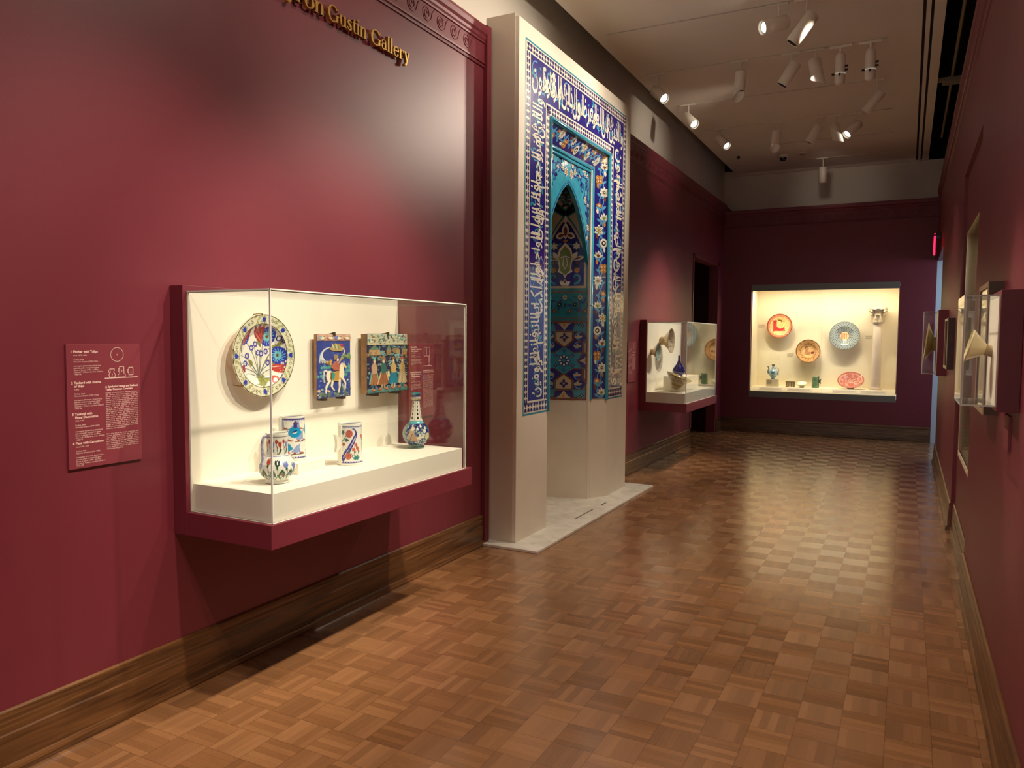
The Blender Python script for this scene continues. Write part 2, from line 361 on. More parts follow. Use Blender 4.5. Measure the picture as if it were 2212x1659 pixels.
# ------------------------------------------------------------------ painted surfaces (glaze colours evaluated per vertex)
NAVY, BLUE, CYAN, GREENC, DKGR, SAGE = (30, 28, 112), (46, 66, 178), (28, 158, 196), (40, 96, 72), (24, 52, 40), (146, 150, 96)
CREAM, WHT, BRICK, PINK, OCHRE, BROWN, BLK, TURQ, LTBL, LILAC = (238, 230, 208), (236, 236, 226), (176, 74, 54), (200, 120, 108), (196, 142, 66), (110, 74, 46), (26, 24, 30), (74, 164, 178), (122, 186, 220), (118, 134, 196)
class Paint:
    def __init__(s, U, V, base):
        s.U, s.V = np.asarray(U, float), np.asarray(V, float); s.c = np.tile(lin(base), (len(s.U), 1)); s.h = np.zeros(len(s.U))
    def put(s, m, col, h=0):
        if col is not None: s.c[m] = lin(col)
        if h: s.h[m] = h
        return s
    def disc(s, x, y, r, col, ry=None, h=0, a=0):
        dx, dy = s.U-x, s.V-y
        if a: ca, sa = math.cos(a), math.sin(a); dx, dy = dx*ca+dy*sa, -dx*sa+dy*ca
        return s.put((dx/r)**2+(dy/(ry or r))**2 < 1, col, h)
    def ring(s, x, y, r0, r1, col):
        d = np.hypot(s.U-x, s.V-y); return s.put((d > r0) & (d < r1), col)
    def rect(s, x0, x1, y0, y1, col, h=0): return s.put((s.U > x0) & (s.U < x1) & (s.V > y0) & (s.V < y1), col, h)
    def poly(s, pts, col, h=0):
        p = np.asarray(pts, float); m = np.zeros(len(s.U), bool); n = len(p)
        for i in range(n):
            (xa, ya), (xb, yb) = p[i], p[(i+1) % n]
            if ya == yb: continue
            c = ((ya > s.V) != (yb > s.V)) & (s.U < (xb-xa)*(s.V-ya)/(yb-ya)+xa); m ^= c
        return s.put(m, col, h)
    def line(s, pts, wd, col, h=0, wd1=None):
        p = np.asarray(pts, float); m = np.zeros(len(s.U), bool); n = len(p)-1
        for i in range(n):
            a, b = p[i], p[i+1]; d = b-a; L2 = max(d@d, 1e-12)
            t = np.clip(((s.U-a[0])*d[0]+(s.V-a[1])*d[1])/L2, 0, 1)
            w_ = wd if wd1 is None else wd+(wd1-wd)*(i+t)/n
            m |= np.hypot(s.U-a[0]-t*d[0], s.V-a[1]-t*d[1]) < w_
        return s.put(m, col, h)
    def leaf(s, x, y, ln, wd, a, col, h=0):
        t = np.linspace(0, 1, 9); w_ = np.sin(t*PI)**.8*wd; ca, sa = math.cos(a), math.sin(a)
        pts = [(x+ca*k*ln-sa*q, y+sa*k*ln+ca*q) for k, q in zip(t, w_)]+[(x+ca*k*ln+sa*q, y+sa*k*ln-ca*q) for k, q in zip(t[::-1], w_[::-1])]
        return s.poly(pts, col, h)
    def tulip(s, x, y, sz, col, a=PI/2, grn=GREENC):
        for d in (-.35, 0, .35): s.leaf(x, y, sz, sz*.2, a+d, col)
        if grn: s.leaf(x-math.cos(a)*sz*.25, y-math.sin(a)*sz*.25, sz*.45, sz*.16, a, grn)
        return s
    def rosette(s, x, y, rr, n, col, col2=None, col3=None):
        for k in range(n):
            b = 2*PI*k/n; s.disc(x+rr*.68*math.cos(b), y+rr*.68*math.sin(b), rr*.34, col)
        s.disc(x, y, rr*.7, col)
        if col2: s.disc(x, y, rr*.46, col2)
        if col3: s.disc(x, y, rr*.2, col3)
        return s
    def specks(s, n, x0, x1, y0, y1, cols, r0, r1, seed=1, leafy=False, h=0):
        g = np.random.default_rng(seed)
        for i in range(n):
            x, y, rr, c = g.uniform(x0, x1), g.uniform(y0, y1), g.uniform(r0, r1), cols[int(g.integers(len(cols)))]
            if leafy: s.leaf(x, y, rr*2.4, rr*.5, g.uniform(0, 2*PI), c, h)
            else: s.disc(x, y, rr, c, h=h)
        return s
def painted(name, verts, faces, col, m, parent, smooth=True):
    off = OFF.get(parent.name, Vector((0, 0, 0))); me = bpy.data.meshes.new(name)
    me.from_pydata([tuple(np.asarray(v)-np.array(off)) for v in verts], [], faces); me.materials.append(m)
    at = me.color_attributes.new('Col', 'FLOAT_COLOR', 'POINT')
    at.data.foreach_set('color', np.c_[col, np.ones(len(col))].astype(np.float32).ravel())
    me.polygons.foreach_set('use_smooth', [smooth]*len(me.polygons)); me.update()
    o = bpy.data.objects.new(name, me); return link(o, parent)
def gridf(nu, nv, wrap=False):
    f = []
    for j in range(nv-1):
        for i in range(nu if wrap else nu-1):
            k = (i+1) % nu; f.append((j*nu+i, j*nu+k, (j+1)*nu+k, (j+1)*nu+i))
    return f
GLAZE = paint_mat('painted_glaze', .14, .5); TILEG = paint_mat('painted_tile', .3, .2); LUSTRE = paint_mat('lustre_glaze', .10, .6); STONE = paint_mat('painted_stone', .8, 0)

def vessel(name, prof, base, front, painter, parent, nu=150, nv=120, m=GLAZE, basecol=WHT, inner=None):
    """lathe with painted outside; u = arc length from the front direction, v = height"""
    P = np.array(prof, float); d = np.r_[0, np.cumsum(np.hypot(*np.diff(P, axis=0).T))]; t = np.linspace(0, d[-1], nv)
    R = np.interp(t, d, P[:, 0]); Z = np.interp(t, d, P[:, 1]); A = np.arange(nu)/nu*2*PI-PI
    rr, aa = np.meshgrid(R, A, indexing='ij'); zz = np.repeat(Z, nu).reshape(nv, nu); Rm = P[:, 0].max()
    fa = math.atan2(front[1], front[0]); X = base[0]+rr*np.cos(aa+fa); Y = base[1]+rr*np.sin(aa+fa)
    p = Paint((aa*Rm).ravel(), zz.ravel(), basecol); painter(p, Rm)
    if inner is not None: p.put(np.repeat(np.arange(nv) > inner*nv, nu), basecol)
    o = painted(name, np.c_[X.ravel(), Y.ravel(), base[2]+zz.ravel()], gridf(nu, nv, True)+[tuple(range(nu))[::-1]], p.c, m, parent)
    return o
def dish(name, c, Rt, U, N, D, prof, painter, parent, m=GLAZE, basecol=WHT, nr=70, na=180, wob=0, back=(210, 200, 176)):
    """round dish; U up direction, N facing, prof = [(r fraction, depth)] from centre to rim on the front; back shell added as 'foot'"""
    c, U, N = Vector(c), Vector(U).normalized(), Vector(N).normalized(); Rv = U.cross(N); R = D/2
    P = np.array(prof, float); q = np.linspace(0.001, 1, nr); dep = np.interp(q, P[:, 0], P[:, 1]); A = np.arange(na)/na*2*PI
    qq, aa = np.meshgrid(q, A, indexing='ij'); dd = np.repeat(dep, na).reshape(nr, na)
    wv = 1+wob*np.cos(aa*22)*np.clip((qq-.8)/.2, 0, 1); x = qq*np.cos(aa)*wv; y = qq*np.sin(aa)*wv
    V = np.array(c)[None]+R*x.ravel()[:, None]*np.array(Rv)+R*y.ravel()[:, None]*np.array(U)+dd.ravel()[:, None]*np.array(N)
    p = Paint(x.ravel(), y.ravel(), basecol); painter(p)
    nb = 24; qb = np.linspace(1, .30, nb); db = np.interp(qb, P[:, 0], P[:, 1])-.007
    qb = np.r_[qb, .30, .30]; db = np.r_[db, db[-1]-.012, db[-1]-.012]; qb[-1] = .02
    q2, a2 = np.meshgrid(qb, A, indexing='ij'); d2 = np.repeat(db, na).reshape(len(qb), na); w2 = 1+wob*np.cos(a2*22)*np.clip((q2-.8)/.2, 0, 1)
    V2 = np.array(c)[None]+R*(q2*np.cos(a2)*w2).ravel()[:, None]*np.array(Rv)+R*(q2*np.sin(a2)*w2).ravel()[:, None]*np.array(U)+d2.ravel()[:, None]*np.array(N)
    col = np.r_[p.c, np.tile(lin(back), (len(V2), 1))]; nfr = len(V)
    f = gridf(na, nr, True)+[tuple(k+nfr-na for k in ff) for ff in gridf(na, len(qb)+1, True)]
    return painted(name, np.r_[V, V2], f, col, m, parent)
def spiral(x, y, r0, turns, a0, n=22, flip=1):
    return [(x+r0*(1-.8*t)*math.cos(a0+flip*t*turns*2*PI), y+r0*(1-.8*t)*math.sin(a0+flip*t*turns*2*PI)) for t in np.linspace(0, 1, n)]

# ------------------------------------------------------------------ lettering helper (flat outlines from the built-in font)
def text2d(body, size, width=0, just=False, spacing=1.0, weight=0, res=2, align='LEFT'):
    c = bpy.data.curves.new('txt', 'FONT'); c.body = body; c.size = size; c.resolution_u = res; c.space_line = spacing; c.offset = weight; c.align_x = align
    if width: c.text_boxes[0].width = width
    if just: c.align_x = 'JUSTIFY'
    o = bpy.data.objects.new('txt', c); COL.objects.link(o); bpy.context.view_layer.update()
    me = o.to_mesh(); vs = [tuple(v.co[:2]) for v in me.vertices]; fs = [tuple(p.vertices) for p in me.polygons]
    o.to_mesh_clear(); bpy.data.objects.remove(o); bpy.data.curves.remove(c)
    return vs, fs
def put2d(mb, vf, O, U, V, off=0, mi=0):
    O, U, V = Vector(O), Vector(U), Vector(V); N = U.cross(V).normalized()*off
    return mb.add([O+U*x+V*y+N for x, y in vf[0]], vf[1], mi)

# ------------------------------------------------------------------ projecting display cases on the left wall
def pane(name, a, b, axis, parent, m=None):
    mb = MB(); mb.box(a, b, 1)
    for k, f in ((0, (4, 2)), (1, (3, 5)), (2, (0, 1))):   # big faces of the box: x: faces 5,3 ; y: 2,4 ; z: 0,1
        pass
    big = {0: (3, 5), 1: (2, 4), 2: (0, 1)}[axis]
    for k in big: mb.m[k] = 0
    return part(name, mb, [m or GLASS, EDGE_GLINT], parent)
def wall_case(y0, label, zl=.695):
    L = 1.568; y1 = y0+L; xf, xg = -2.692, -2.22; zt = 1.755
    t = thing('display_case', (XL, y0+L/2, zl), label, 'display case', 'projecting glass cases on the left wall')
    part('back_frame', MB().box((XL, y0, zl), (xf, y1, zt)), REDC, t, bevel=.002)
    part('base_ledge', MB().box((xf, y0, zl), (xg+.012, y1, .795)), REDC, t, bevel=.002)
    part('back_panel', MB().box((xf, y0+.022, .797), (xf+.006, y1-.055, 1.726)), CASEW, t)
    part('plinth', MB().box((xf+.006, y0+.034, .795), (xg-.014, y1-.068, .9125)), CASEW, t)
    g = .008; ya, yb, zb, zc = y0+.020, y1-.052, .796, 1.730
    pane('glass_pane', (xg-g, ya, zb), (xg, yb, zc), 0, t)
    pane('glass_pane', (xf+.001, ya, zb), (xg-g-.0005, ya+g, zc), 1, t)
    pane('glass_pane', (xf+.001, yb-g, zb), (xg-g-.0005, yb, zc), 1, t)
    pane('glass_pane', (xf+.001, ya+g+.0005, zc-g), (xg-g-.0005, yb-g-.0005, zc), 2, t)
    e = .0035                                             # added pale strips: refracted light along the glass edges, put in as colour
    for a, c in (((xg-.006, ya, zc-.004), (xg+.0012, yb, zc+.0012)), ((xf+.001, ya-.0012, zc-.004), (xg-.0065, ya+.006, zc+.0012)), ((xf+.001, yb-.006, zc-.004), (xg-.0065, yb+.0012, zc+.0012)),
                 ((xg-.0025, ya-.0012, zb), (xg+.0012, ya+.0025, zc-.0045)), ((xg-.0025, yb-.0025, zb), (xg+.0012, yb+.0012, zc-.0045))): part('glass_edge_glint', MB().box(a, c), EDGE_GLINT, t)
    return t
wall_case(2.215, 'projecting glass display case with painted plate, two tiles and tankards, nearest on left wall')
wall_case(8.612, 'projecting glass display case beside the dark doorway, holding two wall bowls and a blue bottle')
XB = -2.686                                              # face of the white back panels

# plate with flowers
def paint_plate(p):
    p.ring(0, 0, .765, 1.1, (226, 224, 196))
    g = np.random.default_rng(3)
    for k in range(150):                                  # green scale ground and white clouds on the rim
        a = k/150*2*PI; rr = .80+.17*((k*7) % 4)/3.0
        if math.sin(a*8+.6) > -.1: p.disc(rr*math.cos(a), rr*math.sin(a), .036, SAGE); p.disc(rr*math.cos(a), rr*math.sin(a), .024, (198, 204, 160))
        elif k % 3 == 0:
            p.line(spiral(.885*math.cos(a), .885*math.sin(a), .05, 1.1, a), .008, (112, 116, 84))
    for k in range(8):
        a = PI/2+k*PI/4; p.tulip(.80*math.cos(a), .80*math.sin(a), .15, BLUE, a, None)
    for rr, wd in ((.765, .008), (.985, .010)): p.ring(0, 0, rr-wd, rr+wd, (78, 74, 60))
    inn = p.U**2+p.V**2 < .757**2; keep = p.c.copy()
    O = (-.05, -.50); stem = (112, 122, 104)
    for e, cpt in (((.50, .28), (.25, .0)), ((.08, .30), (.05, .0)), ((-.42, .30), (-.2, .1)), ((-.66, .02), (-.35, -.02)), ((.28, .02), (.1, -.2)), ((-.18, .2), (-.1, -.1)), ((.0, .06), (-.02, -.2)), ((-.42, -.04), (-.2, -.3)), ((.5, -.30), (.2, -.35)), ((-.62, -.28), (-.3, -.3))):
        p.line(bez(O, cpt, e), .010, stem)
    p.line(bez((-.1, -.52), (.3, -.05), (.72, -.20)), .009, (100, 118, 140)); p.line(bez((-.1, -.52), (.4, -.62), (.72, -.42)), .009, (100, 118, 140)); p.line(bez((-.1, -.5), (-.45, -.02), (-.68, -.22)), .008, (100, 118, 120)); p.line(bez((-.1, -.5), (-.5, -.35), (-.6, -.5)), .008, (100, 118, 120))
    for x, y, ln, a in ((-.5, .40, .3, 1.9), (-.15, .42, .22, 1.3), (.02, .2, .3, 2.0), (.26, .15, .34, .25), (.5, .2, .34, .75), (-.62, .06, .3, 1.9), (-.70, -.12, .26, -1.5), (.34, -.05, .3, -1.0), (.55, -.1, .3, -1.2), (-.25, -.25, .2, 2.2), (.15, -.18, .18, .3), (.0, -.05, .2, 1.5)):
        p.leaf(x, y, ln, .062, a, SAGE); p.leaf(x, y, ln, .014, a, (116, 112, 70))
    for x, y, rr in ((-.55, .46, .20), (.22, .46, .24), (.56, .0, .22)):
        p.rosette(x, y, rr, 14, BLUE)
        for k in range(14):
            b = 2*PI*k/14; p.line([(x+rr*.5*math.cos(b), y+rr*.5*math.sin(b)), (x+rr*.78*math.cos(b+.22), y+rr*.78*math.sin(b+.22))], .011, LTBL)
        p.disc(x, y, rr*.46, (112, 198, 206)); p.rosette(x, y, rr*.2, 6, BROWN)
    for (x, y), a in (((.05, .30), 2.0), ((-.58, .25), 1.5)):
        for d in (-.3, 0, .3): p.leaf(x, y, .52, .075, a+d-.1, (158, 58, 58)); p.leaf(x+.02, y, .36, .02, a+d, PINK)
    for x, y in ((-.28, .19), (-.16, .28), (-.07, .07), (.03, .05), (.18, .10), (-.42, .0), (-.48, -.18), (.24, -.18), (.66, -.20)):
        p.rosette(x, y, .075, 7, (76, 78, 168), WHT, (150, 152, 200))
    for x, y, rr in ((.62, .56, .06), (.55, .42, .075), (.68, .36, .06), (.6, .66, .04)): p.ring(x, y, rr*.55, rr, NAVY)
    for d in (-.22, 0, .2): p.leaf(.30, -.29, .42, .06, -.12+d, (188, 72, 66)); p.leaf(.34, -.29, .3, .015, -.12+d, (230, 190, 180))
    p.leaf(-.50, -.22, .22, .07, -2.2, (150, 42, 50)); p.leaf(-.5, -.22, .22, .05, -2.7, (150, 42, 50))
    for k in range(40): a = g.uniform(0, 2*PI); q = g.uniform(0, .17); p.disc(.02+q*1.3*math.cos(a), -.60+q*.7*math.sin(a), .04, (SAGE, (160, 164, 96), (132, 136, 72))[k % 3])
    p.rosette(.40, -.60, .11, 10, (202, 104, 92), (240, 226, 210), TURQ); p.line(bez((-.05, -.75), (.2, -.78), (.42, -.66)), .012, SAGE)
    p.c[~inn] = keep[~inn]
t = thing('plate', (-2.64, 2.61, 1.455), 'large round plate painted with blue flowers and red tulips, green scale rim', 'plate')
pl = dish('plate_body', (-2.634, 2.612, 1.453), None, (0, 0, 1), (1, 0, 0), .382, [(0, -.028), (.55, -.027), (.70, -.012), (.76, -.002), (.80, 0), (1, .004)], paint_plate, t, nr=110, na=240, wob=.006, back=(224, 190, 160))
for a in (1.65, 3.9, 5.4):
    cy_, cz_ = 2.612+.190*math.cos(a), 1.453+.190*math.sin(a)
    part('mount_clip', MB().tube([(XB, cy_, cz_), (-2.65, cy_+.004*math.cos(a), cz_+.004*math.sin(a)), (-2.628, cy_+.003*math.cos(a), cz_+.003*math.sin(a)), (-2.626, cy_-.005*math.cos(a), cz_-.005*math.sin(a))], .0022, 6), mat('brass_wire', (150, 112, 60), .4, metal=.8), t)

# two moulded tiles
def tile(name, y0, y1, z0, z1, thick, painter, label, nu, nv, HD, relief=.006):
    xf = XB+.022+thick; t = thing('tile', (XB, (y0+y1)/2, z0), label, 'tile')
    W_, H_ = y1-y0, z1-z0; us = np.linspace(0, W_, nu); vs = np.linspace(0, H_, nv); VV, UU = np.meshgrid(vs, us, indexing='ij')
    p = Paint(UU.ravel()/W_, VV.ravel()/H_*HD, (52, 70, 150)); painter(p, HD)
    hh = p.h*relief; e = (UU.ravel() < 1e-6) | (UU.ravel() > W_-1e-6) | (VV.ravel() < 1e-6) | (VV.ravel() > H_-1e-6)
    jit = np.where(e, RNG.uniform(-.0015, .0015, len(hh)), 0)
    painted('tile_face', np.c_[xf+hh-e*.004, y0+UU.ravel()+jit, z0+VV.ravel()+jit], gridf(nu, nv), p.c, TILEG, t, False)
    part('tile_body', MB().box((XB+.022, y0+.002, z0+.002), (xf-.003, y1-.002, z1-.002)), mat('fired_clay', (168, 128, 92), .85, noise=.25, nscale=26, bump=.4, bscale=50), t)
    dk = mat('dark_clip', (52, 40, 30), .6)
    for yy in (y0+W_*.22, y0+W_*.78): part('mount_clip', MB().box((XB, yy-.012, z0-.012), (xf+.004, yy+.012, z0+.004)), dk, t)
    part('mount_clip', MB().prism([(XB, y0+W_*.5-.012, z1-.002), (xf-.012, y0+W_*.5-.012, z1+.004), (xf+.008, y0+W_*.5-.012, z1+.010), (xf+.009, y0+W_*.5-.012, z1-.010), (xf+.006, y0+W_*.5-.012, z1-.010), (xf+.004, y0+W_*.5-.012, z1+.001)], (0, .014, 0)), dk, t)
    return t
def paint_rider(p, H):
    g = 1; SK = (70, 150, 140)
    p.specks(60, 0, 1, 0, H*.55, [(104, 134, 186), (150, 176, 196), (70, 130, 130), (214, 222, 220)], .016, .042, 4, True); p.specks(60, 0, 1, 0, H-.22, [(84, 108, 176), (70, 96, 170), (96, 130, 170)], .015, .04, 14, True)
    p.specks(26, 0, 1, .0, .28, [(150, 160, 140), (140, 70, 70), (214, 190, 170), (60, 90, 80)], .02, .045, 9, h=.4)
    for y in (.62, .74, .86): p.specks(7, .0, 1, y, y+.05, [SK, (88, 160, 160)], .03, .06, int(y*100))
    p.rect(0, 1, H-.20, H, (196, 160, 140), .3); p.rect(0, 1, H-.205, H-.195, NAVY)
    for k in range(4):
        x = .14+k*.25; p.disc(x, H-.10, .11, (206, 168, 148), .07, h=.9); p.disc(x, H-.10, .065, (236, 226, 206), .036, h=.4)
    p.disc(.55, H-.10, .06, LILAC, h=.7); p.disc(.08, H-.11, .05, (150, 180, 180), h=.7)
    for k in range(6):                                     # bird: tail plumes, wings, head
        p.line(bez((.36, 1.46), (.06-.02*k, 1.42-.02*k), (.05+.045*k, 1.02)), .011, (214, 220, 220), .6)
    p.poly([(.34, 1.40), (.48, 1.56), (.66, 1.56), (.80, 1.44), (.70, 1.34), (.45, 1.36)], (178, 158, 112), .8)
    for k in range(4): p.leaf(.48+.05*k, 1.40, .2, .025, 1.9, ((206, 198, 160), (130, 140, 90))[k % 2], .9)
    p.poly([(.62, 1.55), (.76, 1.56), (.72, 1.44)], (170, 60, 66), .9); p.line(bez((.74, 1.42), (.84, 1.36), (.76, 1.24)), .02, (216, 196, 186), .8)
    p.specks(16, .72, .98, 1.14, 1.30, [(150, 160, 96), (96, 140, 104), (84, 96, 70)], .02, .045, 5, h=.5); p.specks(9, .26, .40, .98, 1.12, [(200, 162, 84), (150, 110, 62)], .02, .04, 6, h=.5)
    # rider
    p.poly([(.44, .86), (.48, 1.05), (.58, 1.06), (.66, .90), (.62, .78), (.46, .78)], (176, 96, 80), .8); p.line([(.50, 1.0), (.42, .88), (.56, .82)], .03, (182, 104, 88), .9)
    p.line([(.62, 1.0), (.70, 1.14)], .02, (196, 150, 130), .8); p.disc(.585, 1.10, .034, (232, 208, 186), .05, h=.9); p.disc(.54, 1.20, .07, (156, 138, 104), .055, h=.95); p.rect(.48, .54, 1.10, 1.19, (150, 132, 100), .9)
    # horse
    HC = (240, 230, 206)
    p.disc(.34, .62, .10, HC, .17, h=1); p.poly([(.32, .50), (.66, .46), (.74, .62), (.70, .78), (.40, .74)], (204, 172, 118), .9)
    p.poly([(.62, .60), (.64, .90), (.70, 1.0), (.76, .88), (.78, .66), (.74, .52)], HC, 1); p.poly([(.70, 1.0), (.78, 1.0), (.86, .88), (.82, .84), (.74, .90)], (226, 206, 160), 1)
    p.poly([(.46, .72), (.62, .78), (.60, .52), (.50, .48)], OCHRE, .9); p.poly([(.40, .76), (.50, .70), (.47, .50), (.41, .54)], (40, 150, 148), .95)
    p.poly([(.36, .74), (.41, .73), (.40, .46), (.36, .44)], (104, 86, 50), .9)
    for pts in ([(.34, .50), (.24, .32), (.22, .12)], [(.42, .46), (.40, .32), (.48, .20)], [(.64, .48), (.64, .30), (.60, .12)], [(.74, .54), (.82, .40), (.80, .20)]): p.line(pts, .035, HC, .9, .016)
    p.line(bez((.27, .76), (.14, .90), (.18, .46)), .032, (222, 214, 206), .8, .01)
    p.rect(0, 1, 0, .045, (72, 84, 140)); p.specks(14, 0, 1, .05, .14, [(110, 130, 110), (90, 110, 100)], .03, .06, 11, h=.3)
def paint_ladies(p, H):
    p.c[:] = lin((40, 44, 84)); G = (104, 172, 180)
    p.specks(210, 0, 1, 0, H*.80, [G, (120, 190, 186), (150, 180, 170), (70, 110, 110), (104, 84, 84), (90, 130, 130)], .014, .034, 2, True, .4)
    p.specks(46, 0, 1, .62, .86, [(84, 64, 72), (128, 150, 140), (150, 128, 104)], .018, .034, 13, h=.5)
    p.rect(0, 1, H-.235, H, (196, 196, 170), .2); p.specks(90, 0, 1, H-.20, H-.02, [(80, 116, 120), (140, 120, 90), TURQ, (60, 60, 110), (110, 150, 120), (214, 210, 180)], .014, .036, 8, True, .5)
    p.rect(0, 1, H-.245, H-.215, (212, 204, 170), .5); p.rect(0, 1, H-.262, H-.247, (30, 32, 70))
    for x0, x1, c in ((.03, .29, (192, 160, 120)), (.45, .57, (150, 150, 120)), (.85, .97, (196, 152, 104))):
        p.rect(x0, x1, .83, .95, c, .8); p.specks(10, x0+.01, x1-.01, .85, .92, [(186, 110, 80), (130, 120, 80)], .012, .02, int(x0*100))
        p.poly([(x0, .95), ((x0+x1)/2, 1.06), (x1, .95)], (104, 134, 110), .8); p.rect(x0, x1, .82, .838, (70, 84, 80), .8)
    p.disc(.34, .88, .055, (70, 170, 200), h=.9); p.line([(.29, .86), (.39, .91)], .012, OCHRE, .9); p.disc(.69, .93, .10, (150, 128, 96), .06, h=.8); p.disc(.74, .9, .05, (176, 150, 104), h=.8)
    p.poly([(.64, .85), (.79, .85), (.72, .66)], (120, 184, 192), .8); p.disc(.715, .78, .022, (150, 130, 90), .05, h=.9)
    def lady(x, w_, zt, skirt, bod, hat, feet, trim):
        p.poly([(x-.06, .46), (x+.06, .46), (x+w_, .22), (x-w_, .22)], skirt, 1); p.disc(x, .22, w_, skirt, .045, h=1)
        for k in range(5): p.line([(x-.04+.02*k, .45), (x-w_*.8+w_*.4*k, .21)], .005, tuple(int(v*.75) for v in skirt), .9)
        p.line([(x-.06, .46), (x-w_-.012, .21)], .012, trim, 1); p.line([(x+.06, .46), (x+w_+.012, .21)], .012, trim, 1)
        p.poly([(x-.055, .44), (x-.07, .58), (x-.03, .66), (x+.03, .66), (x+.07, .58), (x+.055, .44)], bod, 1)
        p.disc(x, .70, .026, (230, 206, 178), .04, h=1); p.disc(x, .76, .035, hat, .03, h=1)
        for d in (-.03, .03): p.line([(x+d, .19), (x+d*1.2, .11)], .018, feet, .7)
    lady(.15, .105, .8, (180, 122, 82), (196, 160, 130), (120, 190, 186), (40, 96, 130), (120, 180, 170))
    lady(.37, .135, .9, (168, 108, 74), (54, 110, 104), (150, 116, 86), (180, 160, 130), (206, 190, 150))
    lady(.62, .125, .9, (20, 140, 172), (204, 172, 112), (150, 120, 86), (214, 190, 160), (30, 100, 120))
    lady(.85, .105, .9, (226, 202, 164), (196, 166, 110), (206, 104, 96), (60, 140, 160), (170, 150, 110))
    p.poly([(.47, .47), (.52, .47), (.53, .38), (.50, .32), (.47, .38)], (220, 206, 170), .9)
    p.rect(0, 1, 0, .11, (90, 140, 138), .3); p.specks(60, 0, 1, .03, .13, [TURQ, (60, 110, 110), (140, 150, 130)], .015, .03, 19, True, .4)
    for k in range(6): p.disc(.13+.16*k, .085+.008*k, .045, (178, 100, 78), .03, h=.7); p.disc(.14+.16*k, .085+.008*k, .018, (206, 150, 120), .012, h=.8)
    p.rect(0, 1, 0, .02, (40, 60, 90))
tile('tile', 2.975, 3.235, 1.226, 1.556, .022, paint_rider, 'moulded blue tile of a rider on a white horse below a long tailed bird', 130, 160, 1.85)
tile('tile', 3.350, 3.725, 1.226, 1.560, .045, paint_ladies, 'moulded tile of four standing ladies in long skirts, right of the rider tile', 190, 165, 1.30)

# vessels on the plinth
def add_handle(parent, pts, wd, m, name='handle'): return part(name, MB().tube(pts, wd, 10, flat=.7), m, parent)
ZP = .9125; FRONT = (.458, -.889)
IVORY = mat('ivory_glaze', (232, 230, 216), .15, coat=.4)
def paint_pitcher(p, R):
    p.rect(-9, 9, .0, .004, (90, 80, 60))
    g = np.random.default_rng(2); L = 2*PI*R
    for k in range(12):
        x = -L/2+L*(k+.55)/12; c = (LILAC, BRICK, DKGR, LILAC)[k % 4]
        y = .062+.022*((k*3) % 4)/3
        p.line(bez((x-.012, .022), (x+.012, .04), (x, y)), .0019, GREENC); p.leaf(x-.006, .03, .04, .006, 1.9, GREENC); p.leaf(x+.004, .03, .045, .006, 1.1, GREENC)
        p.tulip(x, y, .032, c, 1.57+.15*math.sin(k*2))
        x2 = x+L/24; p.line([(x2, .02), (x2+.004, .038)], .0016, GREENC); p.tulip(x2+.004, .036, .018, (BRICK, LILAC)[k % 2], 1.5); p.leaf(x2, .022, .022, .004, 2.3, GREENC)
    p.rect(-9, 9, .0255, .0265, (70, 110, 90))
    p.rect(-9, 9, .1175, .1215, (82, 86, 170)); p.rect(-9, 9, .1235, .1245, (60, 60, 60)); p.rect(-9, 9, .202, .2035, (90, 90, 90)); p.rect(-9, 9, .206, .207, (90, 90, 90))
    for k in range(9):
        x = -L/2+L*(k+.35)/9; c = (LILAC, BRICK)[k % 2]
        p.line(bez((x-.02, .127), (x+.014, .137), (x, .155)), .0022, GREENC); p.leaf(x-.01, .132, .03, .006, .7, GREENC); p.tulip(x, .152, .034, c, 1.6)
        p.line([(x+.036, .128), (x+.028, .18)], .0018, GREENC); p.disc(x+.028, .182, .010, BRICK); p.tulip(x+.032, .150, .014, BRICK, 1.2, None)
t = thing('pitcher', (-2.40, 2.445, ZP), 'round bellied white pitcher painted with tulips, front left corner of the case', 'pitcher')
vessel('pitcher_body', [(.046, 0), (.050, .004), (.048, .018), (.050, .022), (.066, .034), (.077, .052), (.0795, .068), (.076, .086), (.064, .104), (.0485, .119), (.0455, .125), (.0445, .16), (.0450, .19), (.0470, .2165), (.0455, .2185), (.042, .214), (.041, .12), (.02, .02)], (-2.40, 2.445, ZP), FRONT, paint_pitcher, t, 190, 150, inner=.80)
hd = Vector((-.30, -.95, 0)); c0 = Vector((-2.40, 2.445, ZP))
add_handle(t, [c0+hd*rr+Vector((0, 0, z)) for rr, z in ((.042, .200), (.052, .206), (.062, .200), (.068, .185), (.070, .165), (.068, .14), (.066, .118), (.067, .100), (.073, .086))], .0065, paint_mat('painted_glaze') if 0 else mat('blue_striped_glaze', (158, 160, 190), .2, noise=.55, nscale=150), 'handle')
